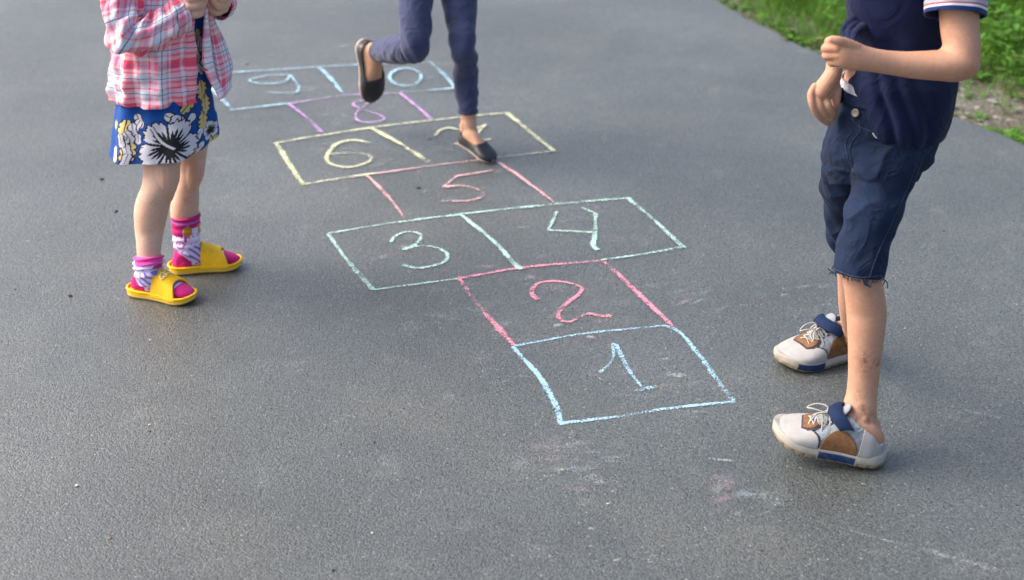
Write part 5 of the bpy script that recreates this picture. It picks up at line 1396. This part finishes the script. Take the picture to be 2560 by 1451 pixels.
def weed_mesh(kind, seed):
    """rosette or leafy shoot of broad leaves"""
    r = np.random.default_rng(seed)
    Vs, Fs, Cs, n = [], [], [], 0
    cnt = int(r.integers(7, 13)) if kind == 0 else int(r.integers(14, 24))
    for k in range(cnt):
        az = k * 2.4 + r.uniform(-.4, .4)
        L = r.uniform(.03, .065) if kind == 0 else r.uniform(.03, .06)
        W = L * (r.uniform(.40, .62) if kind == 0 else r.uniform(.3, .45))
        z0 = 0 if kind == 0 else r.uniform(.01, .14)
        st = L * r.uniform(.15, .5) if kind == 0 else .008
        el = r.uniform(.25, 1.0) if kind == 0 else r.uniform(.0, .8)
        d_ = np.array([math.cos(az), math.sin(az), 0]); s_ = np.array([-d_[1], d_[0], 0]); up = np.array([0, 0, 1.0])
        o0 = up * z0 + d_ * .003
        rows = []
        for t, ww in ((0, .06), (.12, .07), (.3, .65), (.55, 1.0), (.8, .68), (1.0, .04)):
            dd = st + L * t
            c = o0 + d_ * (dd * math.cos(el * (1 - .5 * t))) + up * (dd * math.sin(el) * (1 - .45 * t) + .002)
            rows += [c - s_ * W / 2 * ww + up * .12 * W * ww, c - up * .02 * L, c + s_ * W / 2 * ww + up * .12 * W * ww]
        Vs.append(np.array(rows))
        for q in range(5):
            for j in range(2):
                Fs.append([n + 3 * q + j, n + 3 * q + j + 1, n + 3 * q + j + 4, n + 3 * q + j + 3])
        n += 18
        Cs.append(np.tile([np.clip(r.normal(.5, .25), 0, 1), r.uniform(0, 1), 0], (18, 1)))
    if kind == 1:                                            # upright stem
        V_, F_ = tube([(0, 0, 0), (.006, .003, .08), (.01, -.002, .16)], [.002, .0016, .001], na=5, nl=7)
        Fs += [[i + n for i in f] for f in F_]; Vs.append(V_); Cs.append(np.tile([.4, 0, 0], (len(V_), 1)))
    V_ = np.vstack(Vs)
    o = mesh_obj('weed', V_, Fs, M_WEED, colors={'print': np.vstack(Cs)})
    me = o.data; bpy.data.objects.remove(o)
    return me
WM = [[weed_mesh(0, 100 + i) for i in range(5)], [weed_mesh(1, 200 + i) for i in range(5)]]
def put_weed(xy, kind, sc, group, label):
    me = WM[kind][rg.integers(0, 5)]
    o = bpy.data.objects.new('broadleaf_weed' if kind == 0 else 'leafy_weed', me)
    o.location = (float(xy[0]), float(xy[1]), float(soil_z(xy)[0]) - .003)
    o.rotation_euler = (rg.normal(0, .12), rg.normal(0, .12), rg.uniform(0, 6.28)); o.scale = (sc, sc, sc * rg.uniform(.8, 1.2))
    col.objects.link(o)
    tag(o, label, 'weed', group)
# along the broken edge of the asphalt
vis = [i for i in range(len(EDGE_J)) if 4.5 < EDGE_J[i][1] < 7.6]
for k in range(60):
    i = vis[rg.integers(0, len(vis))]
    put_weed(EDGE_J[i] + nor[i] * abs(rg.normal(.05, .05)) + rg.normal(0, .01, 2), 0, rg.uniform(.45, 1.0), 'weeds along the path edge', 'low broad-leaved weed rooted along the broken asphalt edge')
for k in range(26):
    c = bare_c[rg.integers(0, 3)]; q = c + rg.normal(0, .20, 2)
    if verge_dist(q)[0] > .03:
        put_weed(q, 0, rg.uniform(.5, 1.0), 'weeds on the bare soil', 'small green weed growing alone on the bare soil patch')
# taller leafy growth standing in the grass, one tangled mass
def thicket():
    Vs, Fs, Cs, n, k = [], [], [], 0, 0
    src = []
    for me in WM[1]:
        v = np.zeros(len(me.vertices) * 3); me.vertices.foreach_get('co', v)
        c = np.zeros(len(me.vertices) * 4); me.attributes['print'].data.foreach_get('color', c)
        src.append((v.reshape(-1, 3), [list(p.vertices) for p in me.polygons], c.reshape(-1, 4)[:, :3]))
    while k < 700:
        q = np.array([rg.uniform(.9, 3.0), rg.uniform(4.7, 8.2)])
        dd = verge_dist(q)[0]
        if dd < .22 or thick(q[None])[0] < .2: continue
        v, f, c = src[rg.integers(0, 5)]
        a = rg.uniform(0, 6.28); sc = rg.uniform(.6, 1.1) * (1 + .6 * min(1, max(0, dd - .4)))
        R_ = np.array([[math.cos(a), -math.sin(a), 0], [math.sin(a), math.cos(a), 0], [0, 0, 1]])
        Vs.append((v * sc) @ R_.T + np.array([*q, soil_z(q)[0] - .003])); Fs += [[i + n for i in ff_] for ff_ in f]; Cs.append(c); n += len(v); k += 1
    o = mesh_obj('undergrowth', np.vstack(Vs), Fs, M_WEED, colors={'print': np.vstack(Cs)})
    tag(o, 'tangled leafy undergrowth standing in the grass of the verge', kind='stuff')
thicket()
# grit and crumbs on the path
def grit():
    r = np.random.default_rng(3)
    Vs, Fs, Cs, n = [], [], [], 0
    ico = bmesh.new(); bmesh.ops.create_icosphere(ico, subdivisions=1, radius=1.0)
    iv = np.array([v.co[:] for v in ico.verts]); jf = [[v.index for v in f.verts] for f in ico.faces]; ico.free()
    spots = [(290, 530, .006, 0), (255, 450, .006, 0), (1075, 347, .008, 3), (1046, 471, .006, 0), (458, 119, .006, 0), (617, 162, .007, 3), (175, 742, .006, 0), (193, 1216, .006, 1), (1520, 1260, .004, 1), (275, 1347, .005, 2)]
    for k in range(260):
        spots.append((r.uniform(-50, 2600), r.uniform(20, 1440), abs(r.normal(.0008, .0008)) + .0007, int(r.choice([0, 0, 1, 2, 3]))))
    cols = [(.03, .028, .025), (.45, .44, .42), (.24, .15, .10), (.13, .12, .11)]
    for x, y, s_, c in spots:
        g = G(x, y)
        if verge_dist(g[:2])[0] > -.02: continue
        v = iv * s_ * r.uniform(.5, 1.1, 3) * np.array([1.2, 1.2, .5]) * (1 + .25 * r.normal(0, 1, (len(iv), 1)))
        a = r.uniform(0, 6.28); v = v @ np.array([[math.cos(a), -math.sin(a), 0], [math.sin(a), math.cos(a), 0], [0, 0, 1]])
        Vs.append(v + g + np.array([0, 0, s_ * .3])); Fs += [[i + n for i in f] for f in jf]; n += len(iv); Cs.append(np.tile(cols[c], (len(iv), 1)))
    o = mesh_obj('grit', np.vstack(Vs), Fs, attr_mat('grit_stone', .9, .2, wrs=0, weave=300, bumpf=.1, sheen=0), colors={'print': np.vstack(Cs)}, smooth=False)
    tag(o, 'loose grit and crumbs lying on the asphalt', kind='stuff')
grit()
